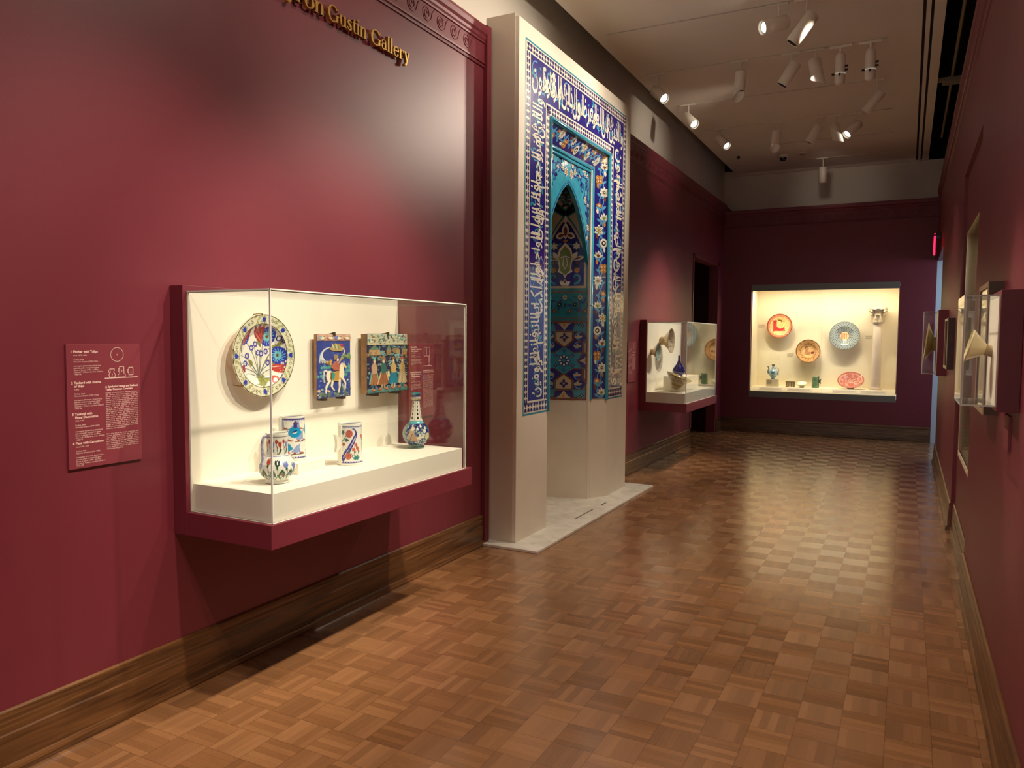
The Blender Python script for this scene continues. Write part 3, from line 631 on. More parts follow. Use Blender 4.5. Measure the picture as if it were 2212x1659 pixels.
def tank(loc, R, H, painter, label, hdir, m=IVORY):
    t = thing('tankard', loc, label, 'tankard', None)
    vessel('tankard_body', [(R*.99, 0), (R*1.04, .004), (R*1.03, .012), (R, .02), (R*.96, H*.55), (R*.93, H-.006), (R*.93, H), (R*.88, H), (R*.87, H-.01), (R*.88, .03), (.01, .02)], loc, FRONT, lambda p, r_: painter(p, R*1.04, H), t, 170, 120, inner=.53)
    h = Vector((hdir[0], hdir[1], 0)).normalized(); s_ = Vector((-h.y, h.x, 0)); o = Vector(loc); b = MB()
    prof = [(R*.9, H*.66), (R+.006, H*.66), (R+.018, H*.70), (R+.034, H*.76), (R+.038, H*.745), (R+.030, H*.62), (R+.028, H*.50), (R+.034, H*.34), (R+.030, H*.33), (R+.018, H*.38), (R+.006, H*.42), (R*.9, H*.42)]
    b.prism([o+h*rr+Vector((0, 0, z))-s_*.009 for rr, z in [(R*.93, H*.97), (R+.004, H*.97), (R+.004, H*.03), (R*.97, H*.03)]], s_*.018)
    b.prism([o+h*rr+Vector((0, 0, z))-s_*.008 for rr, z in prof], s_*.016)
    part('handle', b, m, t, bevel=.0015)
    return t
def border(p, H, R):
    for z0, z1, zc in ((H-.020, H-.011, H-.020), (.012, .020, .020)):
        p.rect(-9, 9, z0, z1, (66, 62, 140))
        n = 30
        for k in range(n): p.disc(-PI*R+2*PI*R*k/n, zc, .0055, (214, 214, 224), .004)
def paint_ships(p, R, H):
    for j, z in enumerate((.052, .112, .168)):
        for k in range(5):
            x = -PI*R+2*PI*R*(k+.25*(j % 2)+.1)/5
            p.line([(x-.035, z-.022), (x+.034, z-.018)], .0022, (60, 50, 50)); p.disc(x+.018, z-.014, .010, BRICK, .006); p.disc(x-.02, z-.016, .007, BRICK, .004)
            p.poly([(x-.036, z-.010), (x-.01, z+.020), (x+.008, z+.026), (x+.014, z-.010), (x-.01, z-.014)], (146, 168, 216)); p.disc(x+.020, z+.006, .014, WHT, .019)
            p.line([(x+.006, z-.02), (x+.008, z+.03)], .0009, (80, 80, 90)); p.disc(x+.02, z+.012, .0018, BLK)
    for x, z in ((.030, .140), (-.020, .066), (-.13, .12), (.15, .08), (.12, .15)):
        for dx, dz, rr in ((-.022, -.008, .014), (-.008, .004, .019), (.012, .004, .018), (.026, -.006, .013), (0, -.012, .026)): p.disc(x+dx, z+dz, rr*1.1, (24, 150, 206), rr*.75)
        p.disc(x+.002, z-.002, .012, NAVY, .0035, a=.3); p.line([(x-.008, z-.011), (x+.012, z-.006)], .002, WHT)
    p.rect(.026, .045, .156, .174, (66, 60, 140)); p.poly([(.022, .174), (.0355, .190), (.049, .174)], (96, 60, 110))
    p.poly([(.05, .088), (.058, .094), (.062, .09), (.07, .096), (.072, .088)], (66, 62, 140)); p.poly([(-.03, .034), (-.02, .046), (-.01, .038), (0, .046), (.01, .034)], (216, 80, 60)); border(p, H, R)
def paint_floral(p, R, H):
    pts = bez((-.026, .030), (.026, .10), (.046, .145), 16)+bez((.046, .145), (.056, .172), (.026, .182), 8)
    p.line(pts, .012, (60, 56, 150), wd1=.003)
    for k in range(2, 17): x, y = pts[k]; p.leaf(x, y, .019-.0006*k, .005, 2.9, (60, 56, 150)); p.leaf(x, y, .017-.0006*k, .004, -.3, (60, 56, 150))
    for k in range(1, 15): x, y = pts[k]; p.disc(x, y, .0034, (214, 214, 232))
    for x, y, rr in ((.010, .156, .020), (.006, .046, .018)):
        p.rosette(x, y, rr, 9, (190, 92, 74)); p.rosette(x, y, rr*.6, 7, (214, 130, 110)); p.line(spiral(x, y, rr*.5, 1.4, 0), .0014, (160, 66, 56))
    p.line(bez((-.030, .115), (-.012, .14), (.0, .150)), .0020, GREENC); p.leaf(-.022, .150, .024, .0085, 1.7, (62, 104, 98)); p.leaf(-.016, .128, .026, .0085, -.2, (62, 104, 98)); p.disc(-.020, .104, .008, BRICK)
    p.line(bez((.046, .030), (.040, .056), (.018, .056)), .0014, GREENC); p.leaf(.014, .062, .02, .006, 1.9, (62, 104, 98)); p.leaf(.026, .04, .012, .004, 1.4, (62, 104, 98))
    for x, y in ((.046, .100), (.034, .078), (.058, .08), (-.06, .09), (-.08, .14), (-.10, .07), (.09, .14), (.12, .08), (.15, .13)):
        p.rosette(x, y, .011, 5, (206, 104, 84)); p.line([(x+.006, .032), (x+.004, y-.008)], .0016, GREENC); p.leaf(x+.002, y-.02, .016, .005, 1.0, (50, 96, 78))
    for a in (.5, 1.2, 1.9, 2.6): p.leaf(.048, .028, .024, .006, a, (60, 130, 128))
    border(p, H, R)
tank((-2.568, 2.715, .9626), .0625, .208, paint_ships, 'white tankard painted with turquoise islands and blue sails, standing on the small riser', (-.25, -1))
tank((-2.445, 2.985, ZP), .0625, .205, paint_floral, 'white tankard painted with a blue feathered leaf and red roses', (-.13, -1))
rs = MB().box((-2.655, 2.625, ZP), (-2.448, 2.803, .9625)); o = part('riser', rs, CASEW, None, .001, base=(-2.55, 2.71, ZP)); tag(o, 'low white square riser under the ship tankard', 'riser')
def paint_bottle(p, R):
    p.rect(-9, 9, -.01, .025, (96, 122, 112)); p.rect(-9, 9, .025, .150, (38, 44, 110)); p.specks(260, -PI*R, PI*R, .028, .145, [(104, 128, 150), (170, 186, 180), (70, 96, 130), (196, 200, 190), (60, 110, 120)], .003, .009, 4)
    p.specks(70, -PI*R, PI*R, .024, .05, [(120, 146, 130), (160, 176, 156)], .004, .008, 6, True); p.put((p.U < -.055) & (p.V > .03) & (p.V < .14), (118, 146, 140)); p.specks(30, -.16, -.055, .035, .13, [(70, 84, 130), (160, 170, 150)], .004, .009, 3, True)
    p.disc(-.018, .070, .026, (176, 146, 118), .026); p.disc(-.016, .090, .016, (190, 160, 130), .020); p.disc(-.012, .116, .013, (222, 206, 180), .012); p.disc(.010, .060, .014, (196, 150, 116)); p.line([(-.03, .05), (-.012, .085)], .002, (90, 66, 60))
    p.disc(.034, .074, .008, (60, 186, 190), .012); p.specks(9, .02, .09, .05, .13, [(222, 220, 200)], .006, .011, 8); p.disc(.085, .072, .02, (204, 200, 160), .02)
    p.rect(-9, 9, .143, .156, (96, 180, 190)); p.rect(-9, 9, .156, .268, (228, 226, 212))
    for k in range(6):
        x = -PI*R+2*PI*R*(k+.4)/6
        for j in range(5):
            z = .166+.022*j; s_ = 1-.08*j; p.leaf(x, z, .018*s_, .0075, 1.0, BLK); p.leaf(x, z, .018*s_, .0075, 2.14, BLK); p.disc(x, z+.013, .004, (90, 80, 70))
        p.rect(x+PI*R/6-.003, x+PI*R/6+.003, .156, .268, (70, 66, 80))
    p.rect(-9, 9, .268, .273, (70, 90, 90)); p.rect(-9, 9, .273, .292, (190, 178, 146))
    for k in range(22): x = -PI*R+2*PI*R*k/22; p.rect(x, x+.004, .273, .292, (140, 132, 110))
    p.rect(-9, 9, .292, .302, (70, 84, 150)); p.rect(-9, 9, .302, .4, (46, 130, 140)); p.put(np.zeros(len(p.U), bool), None)
t = thing('bottle', (-2.47, 3.60, ZP), 'long necked blue painted bottle with turquoise rim, right end of the nearest case', 'bottle')
vessel('bottle_body', [(.046, 0), (.048, .004), (.042, .014), (.044, .020), (.062, .036), (.0745, .060), (.0775, .082), (.0735, .106), (.060, .130), (.044, .144), (.038, .152), (.032, .175), (.026, .21), (.0215, .25), (.0200, .266), (.0225, .272), (.0275, .282), (.0255, .292), (.0205, .295), (.0205, .303), (.027, .309), (.0285, .314), (.024, .314), (.014, .300), (.013, .2)], (-2.47, 3.60, ZP), FRONT, paint_bottle, t, 170, 170)

# ------------------------------------------------------------------ gallery name in gold letters (drawn with a broad nib)
class Nib:
    def __init__(s): s.q = []
    def rect(s, x0, x1, y0, y1): s.q.append([(x0, y0), (x1, y0), (x1, y1), (x0, y1)]); return s
    def poly(s, *p): s.q.append(list(p)); return s
    def arc(s, cx, cy, rx, ry, a0, a1, wmin, wmax, ph=0, n=22):      # stroke whose width swells on the sides
        pts = []
        for i in range(n+1):
            a = math.radians(a0+(a1-a0)*i/n); wd = wmin+(wmax-wmin)*abs(math.cos(a+ph))**1.3
            pts.append(((cx+(rx)*math.cos(a), cy+ry*math.sin(a)), (cx+(rx-wd)*math.cos(a), cy+(ry-max(wmin, wd*.5))*math.sin(a))))
        for i in range(n): s.q.append([pts[i][0], pts[i+1][0], pts[i+1][1], pts[i][1]])
        return s
    def serif(s, x0, x1, y, h=.018): return s.rect(x0, x1, y, y+h)
    def stroke(s, pts, ws):
        for (a, b, wa, wb) in zip(pts[:-1], pts[1:], ws[:-1], ws[1:]):
            d = Vector((b[0]-a[0], b[1]-a[1])); n = Vector((-d.y, d.x)).normalized()
            s.q.append([(a[0]+n.x*wa, a[1]+n.y*wa), (a[0]-n.x*wa, a[1]-n.y*wa), (b[0]-n.x*wb, b[1]-n.y*wb), (b[0]+n.x*wb, b[1]+n.y*wb)])
        return s
XH, ASC, CAP, ST = .46, .72, .68, .105
def glyph(c):
    g = Nib()
    if c == 'l': g.rect(.05, .05+ST, 0, ASC).serif(0, .21, 0).poly((0, ASC-.03), (.05+ST, ASC), (.05+ST, ASC-.05), (.05, ASC-.05)); return g, .23
    if c == 'i': g.rect(.05, .05+ST, 0, XH).serif(0, .21, 0).poly((0, XH-.03), (.05+ST, XH), (.05+ST, XH-.06), (.05, XH-.06)); g.arc(.105, .615, .065, .065, 0, 360, .064, .064); return g, .23
    if c == 'n': g.rect(.05, .05+ST, 0, XH).serif(0, .20, 0).poly((0, XH-.03), (.05+ST, XH), (.05+ST, XH-.06), (.05, XH-.06)).arc(.26, .27, .155, .20, 0, 150, .04, ST).rect(.31, .31+ST, 0, .28).serif(.27, .46, 0); return g, .49
    if c == 'u': g.rect(.05, .05+ST, .16, XH).arc(.215, .18, .165, .19, 180, 330, .045, ST).rect(.31, .31+ST, 0, XH).poly((0, XH-.02), (.10, XH), (.10, XH-.05), (0, XH-.04)).poly((.26, XH-.02), (.36, XH), (.36, XH-.05), (.26, XH-.04)).rect(.31, .46, 0, .03); return g, .49
    if c == 'r': g.rect(.05, .05+ST, 0, XH).serif(0, .22, 0).poly((0, XH-.03), (.05+ST, XH), (.05+ST, XH-.06), (.05, XH-.06)).arc(.27, .32, .13, .14, 40, 170, .05, .06).arc(.325, .385, .055, .06, 0, 360, .05, .05); return g, .37
    if c == 'o': g.arc(.225, .225, .225, .24, 0, 360, .045, ST+.015, .25, 40); return g, .46
    if c == 'e': g.arc(.215, .225, .215, .24, 10, 330, .045, ST+.015, .2, 36).poly((.06, .235), (.405, .235), (.415, .275), (.06, .275)); return g, .44
    if c == 'a': g.arc(.18, .30, .155, .165, 10, 165, .045, .09).rect(.235, .335, .05, .33).arc(.165, .14, .16, .15, 60, 360, .045, ST).poly((.235, .06), (.335, .02), (.41, .04), (.40, .07), (.335, .08)).arc(.07, .34, .045, .05, 0, 360, .04, .04); return g, .42
    if c == 's': g.stroke([(.30, .36), (.24, .43), (.15, .435), (.07, .37), (.09, .28), (.20, .22), (.30, .14), (.26, .04), (.16, .018), (.06, .06), (.03, .13)], [.03, .028, .03, .045, .06, .066, .06, .042, .025, .024, .03]); return g, .36
    if c == 't': g.rect(.08, .08+ST, .08, .56).poly((.0, XH-.045), (.08, XH), (.29, XH), (.29, XH-.045)).arc(.20, .12, .12, .135, 180, 310, .04, ST).poly((.08, .56), (.185, .60), (.185, .5), (.08, .5)); return g, .30
    if c == 'y': g.poly((.04, XH), (.16, XH), (.30, .0), (.22, -.03)).poly((.36, XH), (.41, XH), (.20, -.18), (.14, -.16)).serif(.0, .20, XH-.018).serif(.30, .46, XH-.018).arc(.12, -.165, .065, .06, 0, 360, .06, .06); return g, .45
    if c == 'G': g.arc(.35, .33, .34, .355, 35, 330, .05, .135, .15, 40).rect(.535, .655, .03, .30).serif(.46, .72, .285, .025).poly((.61, .64), (.645, .68), (.645, .47), (.62, .47)).poly((.56, .60), (.63, .56), (.63, .5)); return g, .74
    return g, .2
t = thing('gallery_sign', (XL, 3.4, 3.2), 'raised gold letters reading yron Gustin Gallery, high on the left wall', 'sign')
EM = .1215; XB0 = XL+.012
LETW = {}
def set_word(word, y0, y1):
    ws = [glyph(c)[1] for c in word]; k = (y1-y0)/sum(ws); y = y0
    for c, wd in zip(word, ws):
        g, _ = glyph(c); b = MB()
        for i, q in enumerate(g.q): b.prism([(XB0-.0002*(i % 4), y+px_*k, 3.197+pz*EM) for px_, pz in q], (.020+.0003*(i % 5), 0, 0))
        b.box((XL, y+wd*k*.35, 3.197+.2*EM), (XB0+.004, y+wd*k*.35+.006, 3.197+.2*EM+.006))
        part('letter', b, GOLD, t); y += wd*k
set_word('yron', 2.885, 3.165); set_word('Gustin', 3.188, 3.512); set_word('Gallery', 3.548, 3.925)

# ------------------------------------------------------------------ printed wall labels
def wall_label(y0, y1, z0, z1, label, blocks, icon, name='wall_label', x=XL, flip=1, group=None):
    t = thing(name, (x, (y0+y1)/2, z0), label, 'label', group); xf = x+.010*flip
    part('board', MB().box((x, y0, z0), (xf, y1, z1)), LABELR, t, bevel=.0008)
    b = MB(); ex = xf+.0006*flip
    U, V = (0, flip, 0), (0, 0, 1); ya = y0 if flip > 0 else y1
    for (u_, v_, body, size, wd, just, sp, wt) in blocks:
        put2d(b, text2d(body, size, wd, just, sp, wt), (ex, ya+u_*flip, z1-v_), U, V)
    part('print', b, TEXTW, t)
    if icon:
        b = MB(); icon(b, lambda uu, vv: (ex, ya+uu*flip, z1-vv)); part('diagram', b, TEXTW, t)
    return t
def seg(b, P, pts, wd=.0022):
    for a, c in zip(pts[:-1], pts[1:]):
        pa, pc = Vector(P(*a)), Vector(P(*c)); d = (pc-pa).normalized(); n = d.cross(Vector((1, 0, 0)))*wd*.5
        b.add([pa+n-d*wd*.4, pa-n-d*wd*.4, pc-n+d*wd*.4, pc+n+d*wd*.4], [(0, 1, 2, 3)])
H, B_ = .0105, .0072                                     # heading and body sizes
def entry(v, no, head, sub, cred, n2=1):
    k = head.count('\n')+1
    return [(.016, v, no, H*1.22, 0, False, 1, .0004), (.027, v, head, H*1.22, 0, False, .98, .0004), (.027, v+.0118*k, sub, B_*1.1, 0, False, 1, 0), (.027, v+.0118*k+.0165, 'Turkey, Iznik\nOttoman Empire (1299\u20131922)', B_*1.1, 0, False, 1, 0),
            (.027, v+.0118*k+.040, 'stonepaste (fritware), polychrome\npainted under transparent glaze\nGiven in honor of Mr. and Mrs.\nCharles F. Williams by their children\n'+cred, B_*1.1, 0, False, 1, 0)]
BODY = ('Located in northwestern Anatolia (modern-day Turkey), Iznik was a major center for ceramic production in the Ottoman empire. Master workshops associated with the imperial court produced and perfected wares created from a white stonepaste, an artificial ceramic body made predominantly of ground quartz with small additions of clay. The resulting effects could rival the more expensive blue and white porcelains exported out of Jingdezhen, China. Though influenced by these Chinese wares, the newly decorating Iznik vessels are recognizably Ottoman. Big, bold, stylized roses, carnations, and many other plants inspired artists, as did images of animals and ships. The empire was a major Mediterranean power with a strong navy, and images of merchant and sailing ships were often incorporated into Ottoman manuscripts, ceramics, and embroideries.',
        'Over time and as the empire expanded, such ceramic workshops served the needs of the upper classes of Ottoman society as well as the imperial household. Though mass-produced in production and creative, ceramics were important in shaping Ottoman identity. From the seventeenth century onwards, these wares served as symbols of status and taste, both locally and globally.')
def icon1(b, P):
    seg(b, P, [(.205+.027*math.cos(a), .042-.027*math.sin(a)) for a in np.linspace(0, 2*PI, 33)])
    seg(b, P, [(.172, .098), (.192, .098), (.192, .104), (.188, .111), (.196, .120), (.194, .130), (.172, .130), (.168, .121), (.175, .111), (.172, .098)]); seg(b, P, [(.172, .1), (.166, .104), (.170, .113)])
    for x, z in ((.214, 0), (.254, .004)):
        seg(b, P, [(x, .090+z), (x+.019, .090+z), (x+.019, .120+z), (x, .120+z), (x, .090+z)]); seg(b, P, [(x, .096+z), (x-.005, .099+z), (x-.005, .110+z), (x, .112+z)])
    seg(b, P, [(.207, .120), (.239, .120), (.239, .131), (.207, .131), (.207, .120)], .0018); seg(b, P, [(.152, .1335), (.292, .1335)], .003)
bl = entry(.033, '1', 'Pitcher with Tulips', 'circa 1575\u20131600', '1948.146')+entry(.150, '2', 'Tankard with Images\nof Ships', '1500s', '1948.142')+entry(.268, '3', 'Tankard with\nFloral Decoration', '1550\u20131600', '1948.145')+entry(.378, '4', 'Plate with Carnations', 'circa 1550\u20131560', '1948.125')
bl += [(.152, .170, 'A Symbol of Status and Refined\nTaste: Ottoman Ceramics', H*1.05, 0, False, 1, .0004), (.152, .193, BODY[0], B_*1.02, .140, True, 1.0, 0), (.152, .353, BODY[1], B_*1.02, .140, True, 1.0, 0),
       (.2025, .0455, '4', .008, 0, False, 1, .0003), (.1815, .122, '1', .008, 0, False, 1, .0003), (.2215, .109, '2', .008, 0, False, 1, .0003), (.2615, .116, '3', .008, 0, False, 1, .0003)]
wall_label(1.754, 2.060, 1.040, 1.510, 'burgundy label board with white text and plate diagram, left of the nearest case', bl, icon1)
def icon2(b, P):
    for x0, x1 in ((.172, .195), (.202, .236)): seg(b, P, [(x0, .024), (x1, .024), (x1, .080), (x0, .080), (x0, .024)])
    seg(b, P, [(.227, .084), (.231, .084), (.232, .115), (.238, .125), (.235, .137), (.223, .137), (.220, .125), (.226, .115), (.227, .084)]); seg(b, P, [(.162, .143), (.262, .143)], .003)
bl = entry(.026, '1', 'Molded Tile\nDepicting a Horseman\nwith a Simurgh', 'circa 1850\u201375', '1980.30')+entry(.185, '2', 'Molded Tile Depicting\nMen and Women in a\nGarden Landscape', 'circa 1875\u201390', '1980.31')+entry(.345, '3', 'Bottle with Hunters', 'circa 1880', '1955.74')
bl += [(.162, .176, 'Commercial Production of\nFine Wares: Qajar Ceramics', H, 0, False, 1, .0004), (.162, .205, BODY[0]+' '+BODY[1], B_*.93, .112, True, .98, 0)]
wall_label(3.940, 4.230, 1.030, 1.500, 'burgundy label board with two rectangles diagram, seen through the right end of the nearest case', bl, icon2)
def icon3(b, P):
    for x, z, rr in ((.20, .035, .018), (.18, .062, .013), (.215, .075, .012)): seg(b, P, [(x+rr*math.cos(a), z-rr*math.sin(a)) for a in np.linspace(0, 2*PI, 25)])
    seg(b, P, [(.152, .12), (.27, .12)], .003)
bl = sum([entry(.028+.085*k, str(k+1), h, s_, c_) for k, (h, s_, c_) in enumerate((('Bowl', 'circa 1200', '1946.1'), ('Bowl', '1200s', '1946.2'), ('Bottle', '1100s', '1946.3'), ('Bowl', '900s', '1946.4')))], [])
bl += [(.152, .150, 'Ceramics of Iran\nand Central Asia', H, 0, False, 1, .0004), (.152, .178, BODY[0], B_*.9, .112, True, 1, 0)]
wall_label(8.162, 8.443, 1.045, 1.502, 'burgundy label board between the tiled niche and the second glass case', bl, icon3)
bl = [(.012, .014+.010*k, s_, .0085, 0, False, 1, 0) for k, s_ in enumerate(('Bowl with Flared Rim', 'Iran, 1100s', 'stonepaste, glaze', 'Museum Purchase', '1955.100', 'circa 1180'))]
wall_label(3.40, 3.56, 1.13, 1.262, 'burgundy label on the right wall under the near glass box, seen edge on', bl, None, x=XR, flip=-1)

# ------------------------------------------------------------------ the tiled niche
def glazed(name, rgb, rough=.16, noise=.12): return mat(name, rgb, rough, noise=noise, nscale=14, bump=.12, bscale=30, coat=.35)
TC = {'navy': glazed('tile_navy', (38, 32, 122)), 'white': glazed('tile_white', (228, 222, 206)), 'turq': glazed('tile_turquoise', (54, 142, 168)), 'light': glazed('tile_light_blue', (84, 160, 206)),
      'ochre': glazed('tile_ochre', (190, 130, 62)), 'green': glazed('tile_green', (122, 146, 82)), 'brown': glazed('tile_brown', (116, 66, 44)), 'black': glazed('tile_black', (30, 26, 30)), 'teal': glazed('tile_teal', (34, 116, 128)), 'beige': glazed('tile_beige', (188, 172, 142)), 'violet': glazed('tile_violet', (54, 40, 104))}
TKEYS = list(TC); TMATS = [TC[k] for k in TKEYS]
class Pat:
    """flat pattern pieces in (u, v), stacked in hair-thin layers"""
    def __init__(s): s.p = []
    def poly(s, pts, col, lay=1): s.p.append((list(pts), None, col, lay)); return s
    def rect(s, u0, u1, v0, v1, col, lay=0): return s.poly([(u0, v0), (u1, v0), (u1, v1), (u0, v1)], col, lay)
    def disc(s, x, y, rx, col, lay=2, ry=None, a0=0, a1=360, n=14):
        ry = ry or rx; full = a1-a0 >= 360
        return s.poly([(x+rx*math.cos(math.radians(a0+(a1-a0)*k/n)), y+ry*math.sin(math.radians(a0+(a1-a0)*k/n))) for k in range(n if full else n+1)], col, lay)
    def line(s, pts, wd, col, lay=2, wd1=None):
        n = len(pts); vs = []; fs = []
        for i, q in enumerate(pts):
            a, b = pts[max(i-1, 0)], pts[min(i+1, n-1)]; dx, dy = b[0]-a[0], b[1]-a[1]; L = math.hypot(dx, dy) or 1
            w_ = (wd if wd1 is None else wd+(wd1-wd)*i/(n-1))/2; vs += [(q[0]-dy/L*w_, q[1]+dx/L*w_), (q[0]+dy/L*w_, q[1]-dx/L*w_)]
        fs = [(2*i, 2*i+1, 2*i+3, 2*i+2) for i in range(n-1)]
        s.p.append((vs, fs, col, lay)); return s
    def raw(s, vs, fs, col, lay): s.p.append((list(vs), list(fs), col, lay)); return s
    def leaf(s, x, y, ln, wd, a, col, lay=3):
        t = [0, .12, .3, .5, .7, .88, 1]; w_ = [math.sin(k*PI)**.8*wd for k in t]; ca, sa = math.cos(a), math.sin(a)
        return s.poly([(x+ca*k*ln-sa*q, y+sa*k*ln+ca*q) for k, q in zip(t, w_)]+[(x+ca*k*ln+sa*q, y+sa*k*ln-ca*q) for k, q in zip(t[-2:0:-1], w_[-2:0:-1])], col, lay)
    def flower(s, x, y, rr, n, col, col2=None, col3=None, a0=PI/2, lay=4, wd=.28):
        for k in range(n): s.leaf(x, y, rr, rr*wd, a0+2*PI*k/n, col, lay)
        if col2:
            for k in range(n): s.leaf(x+rr*.25*math.cos(a0+2*PI*k/n), y+rr*.25*math.sin(a0+2*PI*k/n), rr*.5, rr*wd*.4, a0+2*PI*k/n, col2, lay+1)
        if col3: s.disc(x, y, rr*.26, col3, lay+2, n=8)
        return s
    def lily(s, x, y, rr, col, col2, a=PI/2, lay=4):
        for d in (-1.1, -.55, 0, .55, 1.1): s.leaf(x, y, rr*(1.25-.2*abs(d)), rr*.24, a+d, col, lay)
        for d in (-.5, 0, .5): s.leaf(x, y, rr*.7, rr*.10, a+d, col2, lay+1)
        return s
    def build(s, name, O, U, V, N, parent, merge=0, warp=None):
        O, U, V, N = Vector(O), Vector(U), Vector(V), Vector(N); mb = MB()
        for vs, fs, col, lay in s.p:
            P = [(warp(x, y) if warp else (O+U*x+V*y))+N*(.0008+.00045*lay) for x, y in vs]
            f = fs if fs is not None else [tuple(range(len(vs)))]
            n = (P[f[0][1]]-P[f[0][0]]).cross(P[f[0][2]]-P[f[0][1]])
            if n.dot(N) < 0: f = [tuple(reversed(q)) for q in f]
            mb.add(P, f, TKEYS.index(col))
        return part(name, mb, TMATS, parent)
# --- joined Arabic letters (presentation forms), written right to left
AR = {}
for base, iso, kind in (('\u0627', 0xFE8D, 2), ('\u0628', 0xFE8F, 4), ('\u0629', 0xFE93, 2), ('\u062a', 0xFE95, 4), ('\u062c', 0xFE9D, 4), ('\u062d', 0xFEA1, 4), ('\u062e', 0xFEA5, 4), ('\u062f', 0xFEA9, 2), ('\u0630', 0xFEAB, 2), ('\u0631', 0xFEAD, 2), ('\u0632', 0xFEAF, 2), ('\u0633', 0xFEB1, 4), ('\u0634', 0xFEB5, 4), ('\u0635', 0xFEB9, 4), ('\u0636', 0xFEBD, 4), ('\u0639', 0xFEC9, 4), ('\u063a', 0xFECD, 4), ('\u0641', 0xFED1, 4), ('\u0642', 0xFED5, 4), ('\u0643', 0xFED9, 4), ('\u0644', 0xFEDD, 4), ('\u0645', 0xFEE1, 4), ('\u0646', 0xFEE5, 4), ('\u0647', 0xFEE9, 4), ('\u0648', 0xFEED, 2), ('\u0649', 0xFEEF, 2), ('\u064a', 0xFEF1, 4), ('\u0624', 0xFE85, 2)):
    AR[base] = (iso, kind)
def shape_ar(wd):
    out = []
    for i, c in enumerate(wd):
        iso, kind = AR[c]; pj = i > 0 and AR[wd[i-1]][1] == 4; nj = kind == 4 and i < len(wd)-1
        out.append(chr(iso+(3 if pj and nj else 2 if nj else 1 if pj else 0)))
    return ''.join(reversed(out))
def calligraphy(pat, words, L, Hb, xf):
    """fill a band L long (running in writing direction, from the right) and Hb high; xf maps (x to the left, y up) to pattern space"""
    items = [text2d(shape_ar(wd), 1, weight=.014, res=2) for wd in words]; dims = []
    for vs, fs in items:
        X = [p[0] for p in vs]; Y = [p[1] for p in vs]; dims.append((min(X), max(X), min(Y), max(Y)))
    ws = [(d[1]-d[0]) for d in dims]; ov = .70; k = L/(sum(ws)*ov); x = 0
    for i, ((vs, fs), d) in enumerate(zip(items, dims)):
        up = i % 2; hh = (d[3]-d[2]); sy = min(Hb*.90/hh, k*3.6); y0 = (Hb*.99-sy*hh) if up else Hb*.01
        x = min(x, L-ws[i]*k)
        pat.raw([xf(x+(d[1]-p[0])*k, y0+(p[1]-d[2])*sy) for p in vs], fs, 'white', 5+i % 2); x += ws[i]*k*ov
    g = random.Random(len(words)); n = int(L/.115)
    for i in range(n):
        x = (i+.5)*L/n; y = Hb*(.5+.25*math.sin(i*2.4)); rr = Hb*.27; f = 1 if i % 2 else -1
        pat.line([xf(*q) for q in spiral(x, y, rr, .95, i*1.7, 20, f)], .010, 'light', 2)
        q = spiral(x, y, rr, .95, i*1.7, 20, f)[9]
        for a in (0, 2.1, 4.2): pat.leaf(*xf(*q), .040, .012, a+i, 'turq', 3)
        pat.leaf(*xf(x+.02, Hb-y), .034, .010, i, 'turq', 3)
        pat.disc(*xf(x+.03, g.uniform(.12, .9)*Hb), .007, 'white', 4, n=6)
    for i in range(int(L/.30)):                               # tall upright strokes crossing the band
        x = (i+.4)*.30; pat.line([xf(x, Hb*.30), xf(x+.004, Hb*.96)], .013, 'white', 4); pat.line([xf(x+.03, Hb*.34), xf(x+.032, Hb*.97)], .012, 'white', 4)
def dot_band(p, u0, u1, v0, v1, horiz, lay=2):
    """two facing rows of half discs on white"""
    p.rect(u0, u1, v0, v1, 'white', 1)
    L, W_ = ((u1-u0), (v1-v0)) if horiz else ((v1-v0), (u1-u0)); n = max(1, round(L/.0485)); st = L/n
    for k in range(n):
        for sgn, base in ((1, .06*W_), (-1, .94*W_)):
            c = (k+.5)*st; h_ = W_*.40; w_ = st*.42
            pts = [(c+w_*math.cos(a), base+sgn*h_*math.sin(a)) for a in np.linspace(0, PI, 9)]
            p.poly([(u0+x, v0+y) if horiz else (u0+y, v0+x) for x, y in pts], 'violet', lay)
YM0, YM1 = 4.982, 7.456; FX = -2.533; OY0, OY1, OZ = 5.527, 6.885, 3.262; TZ = .955
mh = thing('tiled_prayer_niche', (-2.75, 6.22, .02), 'tall blue tiled prayer niche with white calligraphy in a plaster surround', 'mihrab')
b = MB().box((-2.80, YM0, .02), (FX, OY0, 3.83)).box((-2.80, OY1, .02), (FX, YM1, 3.83)).box((-2.80, OY0, OZ), (FX, OY1, 3.83))
part('plaster_surround', b, PLASTER, mh)
part('side_panel', MB().box((-2.80, YM0-.004, .02), (FX-.030, YM0-.0005, 3.855)), mat('side_paint', (206, 192, 172), .75), mh)
# inscription frame
p = Pat(); u0, u1, v0, v1 = 5.085, 7.325, TZ, 3.718; wl = OY0-u0; wr = u1-OY1; wt = v1-OZ
for a, c, e, f in ((u0, OY0, v0, v1), (OY1, u1, v0, v1), (OY0, OY1, OZ, v1)): p.rect(a, c, e, f, 'turq', 0)
e1 = .014
for a, c, e, f in ((u0+e1, OY0-.010, v0+e1, v1-e1), (OY1+.010, u1-e1, v0+e1, v1-e1), (OY0-.010, OY1+.010, OZ+.010, v1-e1)): p.rect(a, c, e, f, 'white', .5)
db = .062; q = .020
dot_band(p, u0+e1+.004, u0+e1+db, v0+q+db, v1-q-db, False); dot_band(p, u1-e1-db, u1-e1-.004, v0+q+db, v1-q-db, False)
dot_band(p, u0+q, u1-q, v1-q-db, v1-q, True); dot_band(p, u0+q, OY0-.014, v0+q, v0+q+db*1.25, True); dot_band(p, OY1+.014, u1-q, v0+q, v0+q+db*1.25, True)
